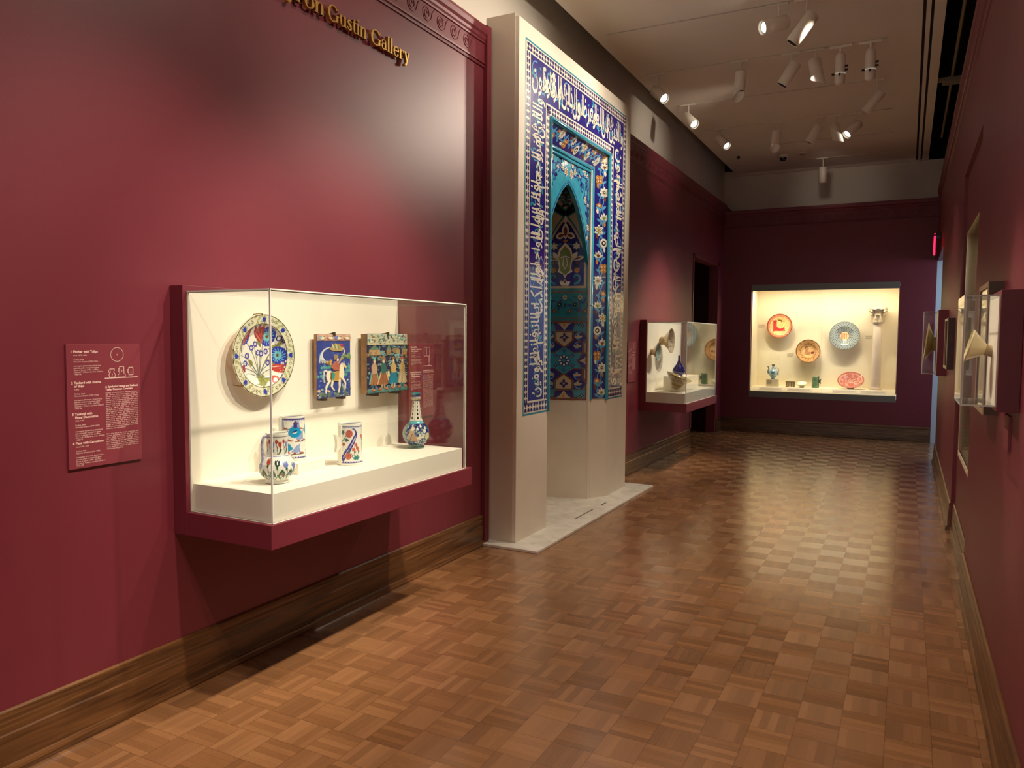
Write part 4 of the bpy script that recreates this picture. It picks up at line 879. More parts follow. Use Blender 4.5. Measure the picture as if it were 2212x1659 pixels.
dot_band(p, OY0-.014-db, OY0-.014, v0+q+db*1.25, OZ+.014+db, False); dot_band(p, OY1+.014, OY1+.014+db, v0+q+db*1.25, OZ+.014+db, False); dot_band(p, OY0-.014-db, OY1+.014+db, OZ+.014, OZ+.014+db, True)
fl0, fl1 = u0+e1+db+.018, OY0-.014-db-.018; fr0, fr1 = OY1+.014+db+.018, u1-e1-db-.018; fb = v0+q+db*1.25+.02; ft1 = v1-q-db-.018; ft0 = OZ+.014+db+.018
for a, c, e, f in ((fl0-.022, fl1+.022, fb-.022, ft0), (fr0-.022, fr1+.022, fb-.022, ft0), (fl0-.022, fr1+.022, ft0-.022, ft1+.022)): p.rect(a, c, e, f, 'white', 3 if f == ft0 else 3.3)
for a, c, e, f in ((fl0-.009, fl1+.009, fb-.009, ft0), (fr0-.009, fr1+.009, fb-.009, ft0), (fl0-.009, fr1+.009, ft0-.009, ft1+.009)): p.rect(a, c, e, f, 'navy', 4 if f == ft0 else 4.3)
pc = Pat()
W1 = '\u0642\u062f \u0627\u0641\u0644\u062d \u0627\u0644\u0645\u0624\u0645\u0646\u0648\u0646 \u0627\u0644\u0630\u064a\u0646 \u0647\u0645 \u0641\u064a \u0635\u0644\u0627\u062a\u0647\u0645 \u062e\u0627\u0634\u0639\u0648\u0646'.split()
W2 = '\u0648\u0627\u0644\u0630\u064a\u0646 \u0647\u0645 \u0639\u0646 \u0627\u0644\u0644\u063a\u0648 \u0645\u0639\u0631\u0636\u0648\u0646 \u0648\u0627\u0644\u0630\u064a\u0646 \u0647\u0645 \u0644\u0644\u0632\u0643\u0648\u0629 \u0641\u0627\u0639\u0644\u0648\u0646'.split()
W3 = '\u0648\u0627\u0644\u0630\u064a\u0646 \u0647\u0645 \u0644\u0641\u0631\u0648\u062c\u0647\u0645 \u062d\u0627\u0641\u0638\u0648\u0646 \u0627\u0644\u0627 \u0639\u0644\u0649 \u0627\u0632\u0648\u0627\u062c\u0647\u0645 \u0627\u0648 \u0645\u0627 \u0645\u0644\u0643\u062a \u0627\u064a\u0645\u0627\u0646\u0647\u0645 \u0641\u0627\u0646\u0647\u0645 \u063a\u064a\u0631 \u0645\u0644\u0648\u0645\u064a\u0646'.replace('\u0638', '\u0636').split()
W2 = [x for x in W2]
hb = fl1-fl0
calligraphy(pc, W1, ft0-fb-.02, fr1-fr0, lambda x, y: (fr0+y, fb+.01+x))
calligraphy(pc, W2, fr1-fl0-.02, ft1-ft0, lambda x, y: (fr1-.01-x, ft0+y))
calligraphy(pc, W3, ft0-fb-.02, hb, lambda x, y: (fl1-y, ft0-.01-x))
for vs, fs, col, lay in pc.p: p.p.append((vs, fs, col, lay+3))
p.build('inscription_frame', (FX, 0, 0), (0, 1, 0), (0, 0, 1), (1, 0, 0), mh)
# splayed jambs with flowers
IY0, IY1, IZ, IX = 5.672, 6.740, 3.112, -2.640
def flowers(L, W_):
    p = Pat(); p.rect(0, W_, 0, L, 'beige', 0); p.rect(.012, W_-.012, .012, L-.012, 'navy', 1); n = max(2, int(L/.115)); g = random.Random(4)
    for side in (-1, 1): p.line([(W_*.5+side*W_*.13*math.sin(k*.9), .02+k*(L-.04)/60) for k in range(61)], .011, 'light', 2)
    for k in range(n):
        y = (k+.6)*L/n; x = W_*(.5+.16*(1 if k % 2 else -1)); rr = W_*.30; c = k % 7
        p.leaf(W_*.5, y-.055, .075, .014, .5 if k % 2 else 2.6, 'light', 3); p.leaf(W_*.5, y-.04, .06, .012, 2.6 if k % 2 else .5, 'light', 3)
        if c in (0, 4): p.lily(x, y-.02, rr, 'white', ('green', 'brown')[c == 4])
        elif c == 2: p.flower(x, y, rr*.95, 8, 'white', None, 'black', lay=4); p.disc(x, y, rr*.13, 'white', 7, n=8)
        elif c == 1: p.lily(x, y-.02, rr*.72, 'ochre', 'white', PI/2+.2)
        elif c == 3:
            for a in (.6, 2.4, 4.0, 5.3): p.disc(x+rr*.42*math.cos(a), y+rr*.5*math.sin(a), rr*.42, 'ochre', 4, n=10); p.leaf(x+rr*.2*math.cos(a), y+rr*.2*math.sin(a), rr*.4, rr*.09, a, 'white', 5)
        elif c == 5: p.disc(x, y, rr*.78, 'white', 4, n=16); p.disc(x, y, rr*.44, 'black', 5, n=12); p.disc(x, y, rr*.22, 'white', 6, n=10)
        else: p.flower(x, y, rr, 6, 'white', 'green', 'ochre')
        p.leaf(W_*(.5-.22*(1 if k % 2 else -1)), y+.03, .055, .013, 1.4, ('brown', 'ochre', 'white')[k % 3], 4)
    return p
wj = math.hypot(IX-FX, IY1-OY1); HJ = IZ-TZ
pj = flowers(3.18-TZ, wj)
def clipw(f): return f
pj.build('floral_jamb', (FX, OY1, TZ), Vector((IX-FX, IY1-OY1, 0))/wj, (0, 0, 1), Vector((OY1-IY1, IX-FX, 0)).normalized()*-1*(1 if (OY1-IY1) < 0 else -1), mh)
pj.build('floral_jamb', (FX, OY0, TZ), Vector((IX-FX, IY0-OY0, 0))/wj, (0, 0, 1), Vector((IY0-OY0, FX-IX, 0)).normalized(), mh)
wh = math.hypot(IX-FX, OZ-IZ); ph = flowers(OY1-OY0, wh)
ph.build('floral_lintel', (FX, OY0, OZ), Vector((IX-FX, 0, IZ-OZ))/wh, (0, 1, 0), Vector((OZ-IZ, 0, IX-FX)).normalized(), mh)
b = MB()                                                   # solid behind the splays, plaster below the tiles
b.prism([(FX, OY1, .02), (IX, IY1, .02), (-2.80, IY1, .02), (-2.80, OY1+.01, .02)], (0, 0, 3.24)); b.prism([(FX, OY0, .02), (IX, IY0, .02), (-2.80, IY0, .02), (-2.80, OY0-.01, .02)], (0, 0, 3.24))
b.prism([(FX, OY0, OZ), (IX, OY0, IZ), (-2.80, OY0, IZ), (-2.80, OY0, OZ)], (0, OY1-OY0, 0))
part('plaster_reveal', b, PLASTER, mh)
def roll(name, pts, rad): return part(name, MB().tube(pts, rad, 10), TC['turq'], mh)
def usha(x, ya, yb, zt): return [(x, ya, TZ), (x, ya, zt-.003), (x, ya+.003, zt), (x, yb-.003, zt), (x, yb, zt-.003), (x, yb, TZ)]
roll('turquoise_moulding', usha(FX-.002, OY0+.006, OY1-.006, OZ-.006), .019)
roll('turquoise_moulding', usha(IX-.004, IY0+.006, IY1-.006, IZ-.006), .017)
roll('turquoise_moulding', usha(IX-.016, IY0+.036, IY1-.036, IZ-.036), .015)
# spandrel with the pointed arch
SX = -2.662; AY0, AY1, AZ, SZ = 5.722, 6.690, 2.875, 2.20; YC = (AY0+AY1)/2
def arch(t):                                               # t -1..1 along the opening
    a = abs(t); return SZ+(AZ-SZ)*((1-a**1.85)**.74*.78+(1-a)*.22)
ts = [math.sin(k/24*PI/2)*1 for k in range(-24, 25)]; ts = sorted(set(ts))
apts = [(YC+t*(AY1-AY0)/2, arch(t)) for t in ts]
p = Pat()
for (ya, za), (yb, zb) in zip(apts[:-1], apts[1:]): p.poly([(ya, za), (yb, zb), (yb, IZ), (ya, IZ)], 'turq', 0)
for o_, col, wd in ((.014, 'navy', .005), (.030, 'navy', .004)): p.line([(y+(y-YC)*.03, z+o_) for y, z in apts], wd, col, 2)
for sg in (-1, 1):
    X = lambda x: YC+sg*x
    for (xs, zs, xe, ze, cx_, cz_) in ((.06, 2.93, .40, 2.99, .2, 3.02), (.40, 2.99, .44, 2.62, .47, 2.8), (.25, 2.96, .40, 2.78, .36, 2.92), (.42, 2.85, .43, 2.48, .46, 2.6)):
        p.line([(X(x), z) for x, z in bez((xs, zs), (cx_, cz_), (xe, ze), 14)], .012, 'navy', 2)
    for k, (x, z) in enumerate(((.14, 3.0), (.24, 2.98), (.30, 2.90), (.36, 3.04), (.43, 3.02), (.42, 2.92), (.38, 2.80), (.45, 2.76), (.43, 2.66), (.455, 2.56), (.44, 2.46), (.20, 3.05), (.08, 3.06))):
        if k % 3 == 0: p.flower(X(x), z, .036, 5, 'white', 'brown', 'green', a0=k)
        elif k % 3 == 1: p.lily(X(x), z-.01, .026, 'white', 'brown', PI/2+sg*.3)
        else: p.leaf(X(x), z, .06, .014, 1.2+sg, 'navy', 3)
        for kk in (0, 2.2, 4.1): p.line([(X(a_), c_) for a_, c_ in spiral(x-.03*math.cos(k+kk), z-.03*math.sin(k+kk), .030, .7, k+kk, 9)], .010, 'navy', 3)
    p.flower(X(.06), 2.97, .045, 6, 'white', 'brown', 'ochre')
p.build('arch_spandrel', (SX, 0, 0), (0, 1, 0), (0, 0, 1), (1, 0, 0), mh)
b = MB(); nA = len(apts)
for (ya, za), (yb, zb) in zip(apts[:-1], apts[1:]): b.add([(SX, ya, za), (SX-.035, ya, za), (SX-.035, yb, zb), (SX, yb, zb)], [(0, 1, 2, 3)])
b.add([(SX-.001, AY0-.05, SZ), (SX-.001, AY0-.05, IZ+.05), (SX-.001, AY1+.05, IZ+.05)], [])
for (ya, za), (yb, zb) in zip(apts[:-1], apts[1:]): b.add([(SX-.036, ya, za), (SX-.036, yb, zb), (SX-.036, yb, IZ+.05), (SX-.036, ya, IZ+.05)], [(0, 1, 2, 3)])
part('arch_soffit', b, TC['teal'], mh)
# niche walls and their panels
BXN = -3.085; NR0, NR1 = Vector((SX, AY1, 0)), Vector((BXN, 6.585, 0)); NL0, NL1 = Vector((SX, AY0, 0)), Vector((BXN, 2*YC-6.585, 0)); ZH = 2.96
def wallpart(a, c, z0, z1, d): return MB().prism([a+Vector((0, 0, z0)), c+Vector((0, 0, z0)), c+Vector((0, 0, z1)), a+Vector((0, 0, z1))], d)
b = wallpart(NR0, NR1, .02, ZH, (0, .04, 0)); b.v += []; 
for a, c, d in ((NL0, NL1, (0, -.04, 0)), (NL1, NR1, (-.03, 0, 0))):
    o_ = wallpart(a, c, .02, ZH, d); b.add(o_.v, o_.f)
b.box((BXN, NL1.y, ZH), (SX-.04, NR1.y+.1, ZH+.03)).box((SX-.03, AY1-.001, .02), (SX+.02, IY1+.03, 3.1)).box((SX-.03, IY0-.03, .02), (SX+.02, AY0+.001, 3.1))
part('niche_wall', b, PLASTER, mh)
def star_panel(W_, Hh):
    p = Pat(); p.rect(0, W_, 0, Hh, 'turq', 0); cx, c_ = W_/2, Hh/2; s = W_/2
    def T(pts): return [(cx+x*s, c_+y*s) for x, y in pts]
    def out(pts): p.line(T(list(pts)+[pts[0]]), .011, 'brown', 3)
    for sy in (-1, 1):
        pen = [(-.36, sy*1.24), (.36, sy*1.24), (.36, sy*.86), (0, sy*.58), (-.36, sy*.86)]; p.poly(T(pen), 'beige', 1); out(pen)
        p.flower(cx, c_+sy*s*1.0, s*.2, 4, 'violet', None, None, lay=3, wd=.3); p.disc(cx, c_+sy*s*1.0, s*.045, 'beige', 6, n=6)
        dart = [(-.5, sy*1.70), (.5, sy*1.70), (.36, sy*1.30), (-.36, sy*1.30)]; p.poly(T(dart), 'navy', 1); out(dart); p.poly(T([(-.45, sy*1.68), (.45, sy*1.68), (.2, sy*1.55), (0, sy*1.30), (-.2, sy*1.55)]), 'beige', 2); p.leaf(cx, c_+sy*s*1.62, s*.2, s*.06, -PI/2*sy, 'ochre', 4)
        for sx in (-1, 1):
            hexa = [(sx*.42, sy*1.24), (sx*.80, sy*1.24), (sx*1.0, sy*.98), (sx*.80, sy*.78), (sx*.80, sy*.36), (sx*.42, sy*.34), (sx*.06, sy*.58), (sx*.42, sy*.86)]; p.poly(T(hexa), 'navy', 1); out(hexa)
            for (x, y) in ((.62, 1.02), (.58, .62)):
                p.line(T([(sx*a_, sy*b_) for a_, b_ in spiral(x, y, .2, .8, 1.0, 12)]), .010, 'light', 2)
                for a_ in (.4, 1.5, 2.6): p.leaf(cx+sx*x*s, c_+sy*y*s-s*.05, s*.2, s*.05, a_, 'beige', 3)
            p.disc(cx+sx*.66*s, c_+sy*.84*s, s*.075, 'brown', 5, n=8)
            sq = [(sx*1.0, sy*.92), (sx*.86, sy*.74), (sx*.86, sy*.36), (sx*1.0, sy*.36)]; p.poly(T(sq), 'beige', 1); out(sq)
            for (x, y) in ((.78, 1.5), (.62, 1.6)): p.flower(cx+sx*x*s, c_+sy*y*s, s*.1, 4, 'black', None, 'beige', lay=3)
    for sx in (-1, 1):
        tr = [(sx*1.0, .32), (sx*.78, .3), (sx*.58, 0), (sx*.78, -.3), (sx*1.0, -.32)]; p.poly(T(tr), 'navy', 1); out(tr); p.poly(T([(sx*1.0, .24), (sx*.84, .08), (sx*.66, 0), (sx*.84, -.08), (sx*1.0, -.24)]), 'beige', 2); p.disc(cx+sx*.92*s, c_, s*.06, 'ochre', 4, n=8)
    for k in range(8): a = k*PI/4; p.leaf(cx+s*.06*math.cos(a), c_+s*.06*math.sin(a), s*.24, s*.07, a, 'violet', 3); p.leaf(cx+s*.11*math.cos(a), c_+s*.11*math.sin(a), s*.15, s*.04, a, 'white', 4)
    for k in range(6): a = PI/2+k*PI/3; p.flower(cx+s*.42*math.cos(a), c_+s*.42*math.sin(a), s*.10, 4, 'violet', None, 'beige', lay=3)
    for e in (0, W_-.014): p.rect(e, e+.014, 0, Hh, 'brown', 5)
    for e, c in ((0, 'brown'), (Hh-.02, 'brown')): p.rect(0, W_, e, e+.02, c, 5)
    return p
def arabesque(W_, Hh):
    p = Pat(); p.rect(0, W_, 0, Hh, 'teal', 0); g = random.Random(3)
    for e in (0, Hh-.03): p.rect(0, W_, e, e+.022, 'teal', 1); p.rect(0, W_, e+.022 if e == 0 else e-.008, e+.03 if e == 0 else e, 'brown', 2)
    for k in range(5):
        x = W_*(k+.5)/5; f = 1 if k % 2 else -1; p.line(spiral(x, Hh*.5, .075, .9, k*1.4, 20, f), .006, 'violet', 2)
        for j in (4, 10, 15): q = spiral(x, Hh*.5, .075, .9, k*1.4, 20, f)[j]; p.leaf(q[0], q[1], .045, .008, g.uniform(0, 6), 'violet', 3)
    for k in range(9):
        x, y = W_*(k+.5)/9, Hh*(.3+.42*((k*2) % 3)/2); p.flower(x, y, .026, 6, ('brown', 'beige', 'black')[k % 3], None, ('ochre', 'brown', 'beige')[k % 3])
    return p
def medallion(W_, Hh):
    p = Pat(); p.rect(0, W_, 0, Hh, 'beige', 0); cx = W_/2; sh = Hh*.46
    def pointed(wd, top, base): return [(cx-wd, base), (cx-wd, sh)]+[(cx-wd*(1-t)**.75, sh+(top-sh)*t**.9) for t in np.linspace(.1, 1, 9)]+[(cx+wd*(1-t)**.75, sh+(top-sh)*t**.9) for t in np.linspace(.9, .1, 9)]+[(cx+wd, sh), (cx+wd, base)]
    p.poly(pointed(W_*.49, Hh*.985, 0), 'teal', 1); p.poly(pointed(W_*.455, Hh*.955, 0), 'beige', 2); p.poly(pointed(W_*.41, Hh*.905, .022), 'navy', 3)
    m = W_/.43; cy_ = Hh*.365
    p.poly([(cx, cy_+.17*m), (cx+.055*m, cy_+.11*m), (cx+.075*m, cy_+.03*m), (cx+.055*m, cy_-.06*m), (cx+.07*m, cy_-.10*m), (cx+.02*m, cy_-.12*m), (cx, cy_-.16*m), (cx-.02*m, cy_-.12*m), (cx-.07*m, cy_-.10*m), (cx-.055*m, cy_-.06*m), (cx-.075*m, cy_+.03*m), (cx-.055*m, cy_+.11*m)], 'white', 4)
    p.poly([(cx, cy_+.14*m), (cx+.045*m, cy_+.09*m), (cx+.058*m, cy_+.03*m), (cx+.045*m, cy_-.05*m), (cx+.05*m, cy_-.085*m), (cx, cy_-.13*m), (cx-.05*m, cy_-.085*m), (cx-.045*m, cy_-.05*m), (cx-.058*m, cy_+.03*m), (cx-.045*m, cy_+.09*m)], 'green', 5)
    for sg in (-1, 1):
        p.line([(cx+sg*.012*m, cy_+.03*m), (cx+sg*.022*m, cy_-.03*m), (cx, cy_-.075*m)], .008, 'white', 6); p.line([(cx, cy_+.045*m), (cx+sg*.04*m, cy_+.03*m)], .010, 'white', 6)
        p.leaf(cx+sg*.06*m, cy_, .10*m, .022*m, 1.0 if sg > 0 else PI-1.0, 'white', 4); p.leaf(cx+sg*.07*m, cy_+.01*m, .12*m, .020*m, .25 if sg > 0 else PI-.25, 'white', 4); p.leaf(cx+sg*.075*m, cy_+.012*m, .08*m, .010*m, .25 if sg > 0 else PI-.25, 'brown', 5)
        x = cx+sg*.105*m; y = cy_+.135*m; p.flower(x, y, .036*m, 6, 'white', None, 'white', wd=.34)
        for k in range(6): p.disc(x+.022*m*math.cos(k*PI/3), y+.022*m*math.sin(k*PI/3), .006*m, 'green', 7, n=6)
        p.line([(cx+sg*a_*m, cy_-.02*m+b_*m) for a_, b_ in spiral(.13, .03, .06, .5, 0, 12)], .008, 'turq', 4); p.line([(cx+sg*.03*m, cy_+.16*m), (cx+sg*.08*m, cy_+.14*m)], .010, 'turq', 4)
        p.line([(cx+sg*a_*m, cy_-.155*m+b_*m) for a_, b_ in spiral(.10, 0, .055, .8, 4.4, 16)], .024*m, 'turq', 4, .012*m); p.disc(cx+sg*.11*m, cy_-.085*m, .026*m, 'ochre', 5, n=9); p.disc(cx+sg*.11*m, cy_-.02*m, .014*m, 'brown', 5, n=6)
        p.leaf(cx+sg*.01*m, cy_+.245*m, .085*m, .03*m, -.35 if sg > 0 else PI+.35, 'white', 4); p.leaf(cx+sg*.015*m, cy_+.243*m, .06*m, .016*m, -.35 if sg > 0 else PI+.35, 'brown', 5)
    p.leaf(cx, cy_+.20*m, .15*m, .034*m, PI/2, 'white', 4); p.leaf(cx, cy_+.22*m, .10*m, .018*m, PI/2, 'brown', 5); p.disc(cx, cy_+.185*m, .022*m, 'ochre', 5, n=8, ry=.012*m); p.leaf(cx, cy_+.34*m, .08*m, .016*m, PI/2, 'white', 4)
    for sg in (-.6, .6, 0): p.leaf(cx, cy_-.225*m, .06*m, .018*m, PI/2+sg*1.6, 'white', 4)
    p.leaf(cx, cy_-.205*m, .03*m, .012*m, PI/2, 'brown', 5)
    for k in range(14): x0_, y0_ = cx+math.sin(k*5.1)*W_*.3, cy_+math.cos(k*3.3)*.26*m; p.line([(x0_, y0_), (x0_+.03*math.sin(k), y0_+.03*math.cos(k))], .0022, 'beige', 3.5)
    return p
def hood(W_, Hh):
    p = Pat(); p.rect(0, W_, 0, Hh, 'beige', 0); cx = W_/2
    for a, c in (((cx-W_*.5, Hh*.45), (cx, -.02)), ((cx+W_*.5, Hh*.45), (cx, -.02)), ((cx-W_*.22, Hh*.42), (cx+W_*.0, .0)), ((cx, 0), (cx-W_*.35, Hh*.50)), ((cx, 0), (cx+W_*.35, Hh*.50))): p.line([a, c], .05, 'teal', 2); p.line([a, c], .024, 'black', 3)
    p.line(bez((cx-W_*.38, Hh*.46), (cx, Hh*.66), (cx+W_*.38, Hh*.46)), .03, 'teal', 3)
    for x, y, n in ((.16, .28, 7), (.84, .28, 7), (.5, .38, 5), (.5, .74, 6), (.3, .72, 5), (.7, .72, 5), (.12, .05, 6), (.88, .05, 6)): p.flower(W_*x, Hh*y, .055, n, 'black', None, 'teal')
    return p
def side_frame(a, c, tag_):
    d = (c-a); L = d.length; d.normalize(); n = Vector((d.y, -d.x, 0)); ctr = Vector((SX-.2, YC, 0)); n = n if n.dot(ctr-(a+c)/2) > 0 else -n
    for nm, fn, z0, z1 in (('star_panel', star_panel, TZ, 1.70), ('arabesque_panel', arabesque, 1.70, 2.005), ('medallion_panel', medallion, 2.005, 2.70), ('hood_panel', hood, 2.70, ZH)):
        fn(L, z1-z0).build(nm, a+Vector((0, 0, z0)), d, (0, 0, 1), n, mh)
side_frame(NR0, NR1, 'r'); side_frame(NL0, NL1, 'l'); side_frame(NL1, NR1, 'b')
# marble slab under it
b = MB().box((-3.1, 4.857, 0), (-2.292, 7.655, .02)); o = part('marble_slab', b, MARBLE, None, .003, base=(-2.6, 6.25, 0)); tag(o, 'thin white marble slab on the parquet under the tiled niche', 'slab')
part('floor_slot', MB().box((-2.440, 5.89, .0195), (-2.428, 6.32, .0206)), mat('slot_grey', (92, 86, 80), .7), o)
part('floor_slot', MB().box((-2.437, 6.50, .0195), (-2.420, 6.62, .0206)), mat('slot_grey', (92, 86, 80), .7), o)

# ------------------------------------------------------------------ built-in showcase in the end wall
YS, ZS = 13.66, .745
sw = thing('wall_showcase', (-1.22, 13.3, CZ0), 'large lit glass showcase built into the end wall, holding plates, bowls and a column', 'display case')
CREAMW = mat('showcase_cream', (238, 226, 196), .75)
part('metal_band', MB().box((CY0+.002, 13.052, 2.324), (CY1-.002, 13.085, CZ1-.002)), GREY, sw)
part('metal_band', MB().box((CY0+.002, 13.052, CZ0+.002), (CY1-.002, 13.085, .676)), GREY, sw)
part('back_panel', MB().box((CY0+.002, YS, .70), (CY1-.002, YS+.02, 2.36)), CREAMW, sw)
for xa, xb in ((CY0+.002, CY0+.012), (CY1-.012, CY1-.002)): part('side_panel', MB().box((xa, 13.10, .70), (xb, YS, 2.36)), CREAMW, sw)
part('top_panel', MB().box((CY0+.002, 13.10, 2.36), (CY1-.002, YS, 2.375)), CREAMW, sw)
part('shelf', MB().prism([(CY0+.012, 13.088, .66), (CY0+.012, 13.088, .682), (CY0+.012, 13.23, ZS), (CY0+.012, YS, ZS), (CY0+.012, YS, .66)], (CY1-CY0-.024, 0, 0)), CREAMW, sw)
pane('glass_pane', (CY0+.003, 13.054, .678), (-1.216, 13.062, 2.322), 1, sw); pane('glass_pane', (-1.212, 13.054, .678), (CY1-.003, 13.062, 2.322), 1, sw)
LED = mat('led_strip', (255, 236, 200), .5, emit=6)
part('light_strip', MB().box((CY0+.1, 13.12, 2.350), (CY1-.1, 13.15, 2.359)), LED, sw)
area((-1.21, 13.16, 2.345), (-1.21, 13.40, .9), 26, 2.0, .05, (1.0, .88, .66))
for x, zt in ((-1.90, 1.76), (-1.44, 1.34), (-.93, 1.60), (-1.98, 1.0), (-1.32, .9), (-.78, .86), (-.42, 1.6)): spot((x, 13.17, 2.33), (x, 13.52, zt), 26, 42, .8, .012, (1.0, .88, .66))
# label rail cards and small wall captions
CARD = mat('caption_card', (220, 206, 186), .6)
dv = Vector((0, .142, .063)).normalized(); nv_ = Vector((0, -.063, .142)).normalized()
for x0, x1, lb in ((-2.17, -1.80, 'leftmost caption card on the sloped rail of the end showcase'), (-1.72, -1.33, 'second caption card from the left on the sloped rail of the end showcase'), (-1.04, -.66, 'third caption card from the left on the sloped rail of the end showcase'), (-.64, -.26, 'rightmost caption card on the sloped rail of the end showcase')):
    o0 = Vector((x0, 13.088, .682))+dv*.03+nv_*.0012; b = MB(); b.prism([o0, o0+Vector((x1-x0, 0, 0)), o0+Vector((x1-x0, 0, 0))+dv*.10, o0+dv*.10], nv_*.002)
    o = part('caption_card', b, CARD, None, base=tuple(o0)); tag(o, lb, 'label', 'caption cards in the end showcase')
    b = MB()
    for k in range(6): b.add([o0+nv_*.0026+Vector((.02, 0, 0))+dv*(.016+.013*k), o0+nv_*.0026+Vector(((x1-x0)*(.9-.2*(k == 0)), 0, 0))+dv*(.016+.013*k), o0+nv_*.0026+Vector(((x1-x0)*(.9-.2*(k == 0)), 0, 0))+dv*(.020+.013*k), o0+nv_*.0026+Vector((.02, 0, 0))+dv*(.020+.013*k)], [(0, 1, 2, 3)])
    part('print', b, mat('grey_print', (150, 138, 124), .7), o)
for (x, z), lb in (((-2.235, 1.76), 'small caption on the showcase back, left of the pink dish'), ((-1.75, 1.27), 'small caption on the showcase back, left of the lower brown dish'), ((-.555, 1.58), 'small caption on the showcase back, between blue dish and column')):
    o = part('caption_card', MB().box((x-.055, YS-.002, z-.032), (x+.055, YS-.0002, z+.032)), mat('pale_caption', (226, 212, 182), .7), None, base=(x, YS, z)); tag(o, lb, 'label', 'small captions on the showcase back')
    b = MB()
    for k in range(4): b.box((x-.045, YS-.0026, z+.018-.014*k), (x+.045-.02*(k == 3), YS-.0021, z+.023-.014*k))
    part('print', b, mat('grey_print', (150, 138, 124), .7), o)
UPV, NF = (0, .0, 1), (0, -1, 0)
def p_man(p):
    p.c[:] = lin((232, 170, 110)); p.ring(0, 0, .90, 1.2, (150, 80, 56)); p.ring(0, 0, .74, .90, (214, 130, 96)); p.ring(0, 0, .72, .745, (240, 214, 170))
    p.specks(60, -.8, .8, -.8, .8, [(186, 104, 72), (240, 200, 150)], .02, .05, 3); p.disc(.16, .14, .62, (224, 182, 116), .56); p.specks(40, -.2, .7, -.3, .7, [(180, 140, 80), (240, 206, 150)], .015, .03, 5, True)
    p.poly([(-.52, .46), (-.26, .50), (-.24, -.05), (.0, -.22), (.26, -.12), (.34, -.04), (.44, -.42), (-.52, -.42)], (178, 58, 54)); p.line([(-.1, .5), (.1, .46), (.12, .36)], .05, (120, 86, 50)); p.line([(.2, -.1), (.5, .4)], .03, (240, 210, 160))
def p_bird(p):
    p.c[:] = lin((214, 160, 100)); p.ring(0, 0, .93, 1.2, (128, 80, 52)); p.specks(170, -.9, .9, -.9, .9, [(150, 96, 56), (240, 204, 150), (120, 80, 50), (226, 180, 120)], .02, .045, 7); p.ring(0, 0, .60, .66, (168, 120, 72))
    p.disc(0, 0, .5, (230, 184, 124)); p.specks(60, -.5, .5, -.5, .5, [(150, 104, 64), (248, 222, 176)], .015, .03, 8); p.poly([(-.26, .36), (-.12, .42), (-.02, .28), (.0, -.02), (.16, -.14), (.2, -.3), (-.2, -.34), (-.28, -.1)], (196, 134, 84)); p.line([(-.28, .2), (-.2, .40), (-.06, .36)], .035, (110, 74, 46))
    p.disc(.34, -.14, .14, (134, 58, 58), .10); p.poly([(.1, -.08), (.3, -.06), (.5, .0), (.4, -.1)], (134, 58, 58))
def p_dots(p):
    p.c[:] = lin((150, 160, 158)); p.ring(0, 0, .96, 1.2, (110, 112, 112)); q = np.hypot(p.U, p.V)
    for rr, n in ((.32, 20), (.42, 24), (.52, 28), (.62, 32), (.74, 26), (.84, 30), (.92, 34)):
        for k in range(n): a = 2*PI*k/n+rr*9*(rr > .7); p.disc(rr*math.cos(a), rr*math.sin(a), .03, (40, 50, 60))
    p.disc(0, 0, .30, (240, 206, 150))
    for k in range(5): p.rect(-.24+.11*k, -.19+.11*k, -.22, .20, (206, 110, 66))
    p.rect(-.26, .28, .10, .14, (206, 110, 66)); p.ring(0, 0, .29, .31, (150, 140, 120))
PINKIN = [(0, -.06), (.35, -.052), (.7, -.026), (.95, -.004), (1, 0)]
def wdish(name, x, z, D, prof, pf, label, y=13.56, back=(170, 96, 66), tilt=.06):
    t = thing(name, (x, YS, z), label, 'dish')
    dish('dish_body', (x, y, z), None, (0, tilt, 1), (0, -1, tilt), D, prof, pf, t, LUSTRE, back=back, nr=80, na=220)
    part('wall_mount', MB().cyl((x, YS-.001, z-.02), (x, y+.075, z-.02), .02, n=12), CREAMW, t)
wdish('dish', -1.925, 1.760, .41, [(0, -.055), (.4, -.048), (.75, -.018), (1, 0)], p_man, 'orange pink round dish with a red figure, upper left in the end showcase')
wdish('dish', -1.461, 1.344, .385, [(0, -.055), (.4, -.048), (.75, -.018), (1, 0)], p_bird, 'golden brown round dish with a bird, lower dish in the end showcase')
wdish('dish', -.913, 1.604, .46, [(0, -.062), (.28, -.058), (.60, -.022), (.68, -.012), (1, 0)], p_dots, 'grey blue dotted round dish with an orange centre, right of the two brown dishes', back=(150, 140, 126))
# things on the showcase shelf
FD = (.17, -.98)
o = part('riser', MB().box((-2.085, 13.34, ZS), (-1.895, 13.50, .868)), CREAMW, None, .001, base=(-1.99, 13.42, ZS)); tag(o, 'cream riser block under the pale blue ewer', 'riser')
o2 = MB()
for k in range(5): o2.box((-2.07, 13.3385, .842-.014*k), (-1.995-.008*(k % 2), 13.3398, .847-.014*k))
part('print', o2, mat('grey_print', (150, 138, 124), .7), o)
def p_ewer(p, R):
    p.rect(-9, 9, -.01, .3, (176, 206, 220)); p.rect(-9, 9, .02, .06, (126, 168, 196)); p.specks(60, -.25, .25, .02, .19, [(96, 150, 190), (220, 232, 232), (70, 110, 140)], .006, .014, 3, True); p.disc(-.01, .115, .032, (66, 134, 176), .020); p.rect(-9, 9, .165, .172, (90, 120, 140)); p.rect(-9, 9, .222, .26, (74, 76, 84))
t = thing('ewer', (-1.985, 13.42, .868), 'pale blue ewer with handle and spout on a small riser in the end showcase', 'ewer')
e0 = Vector((-1.985, 13.42, .868))
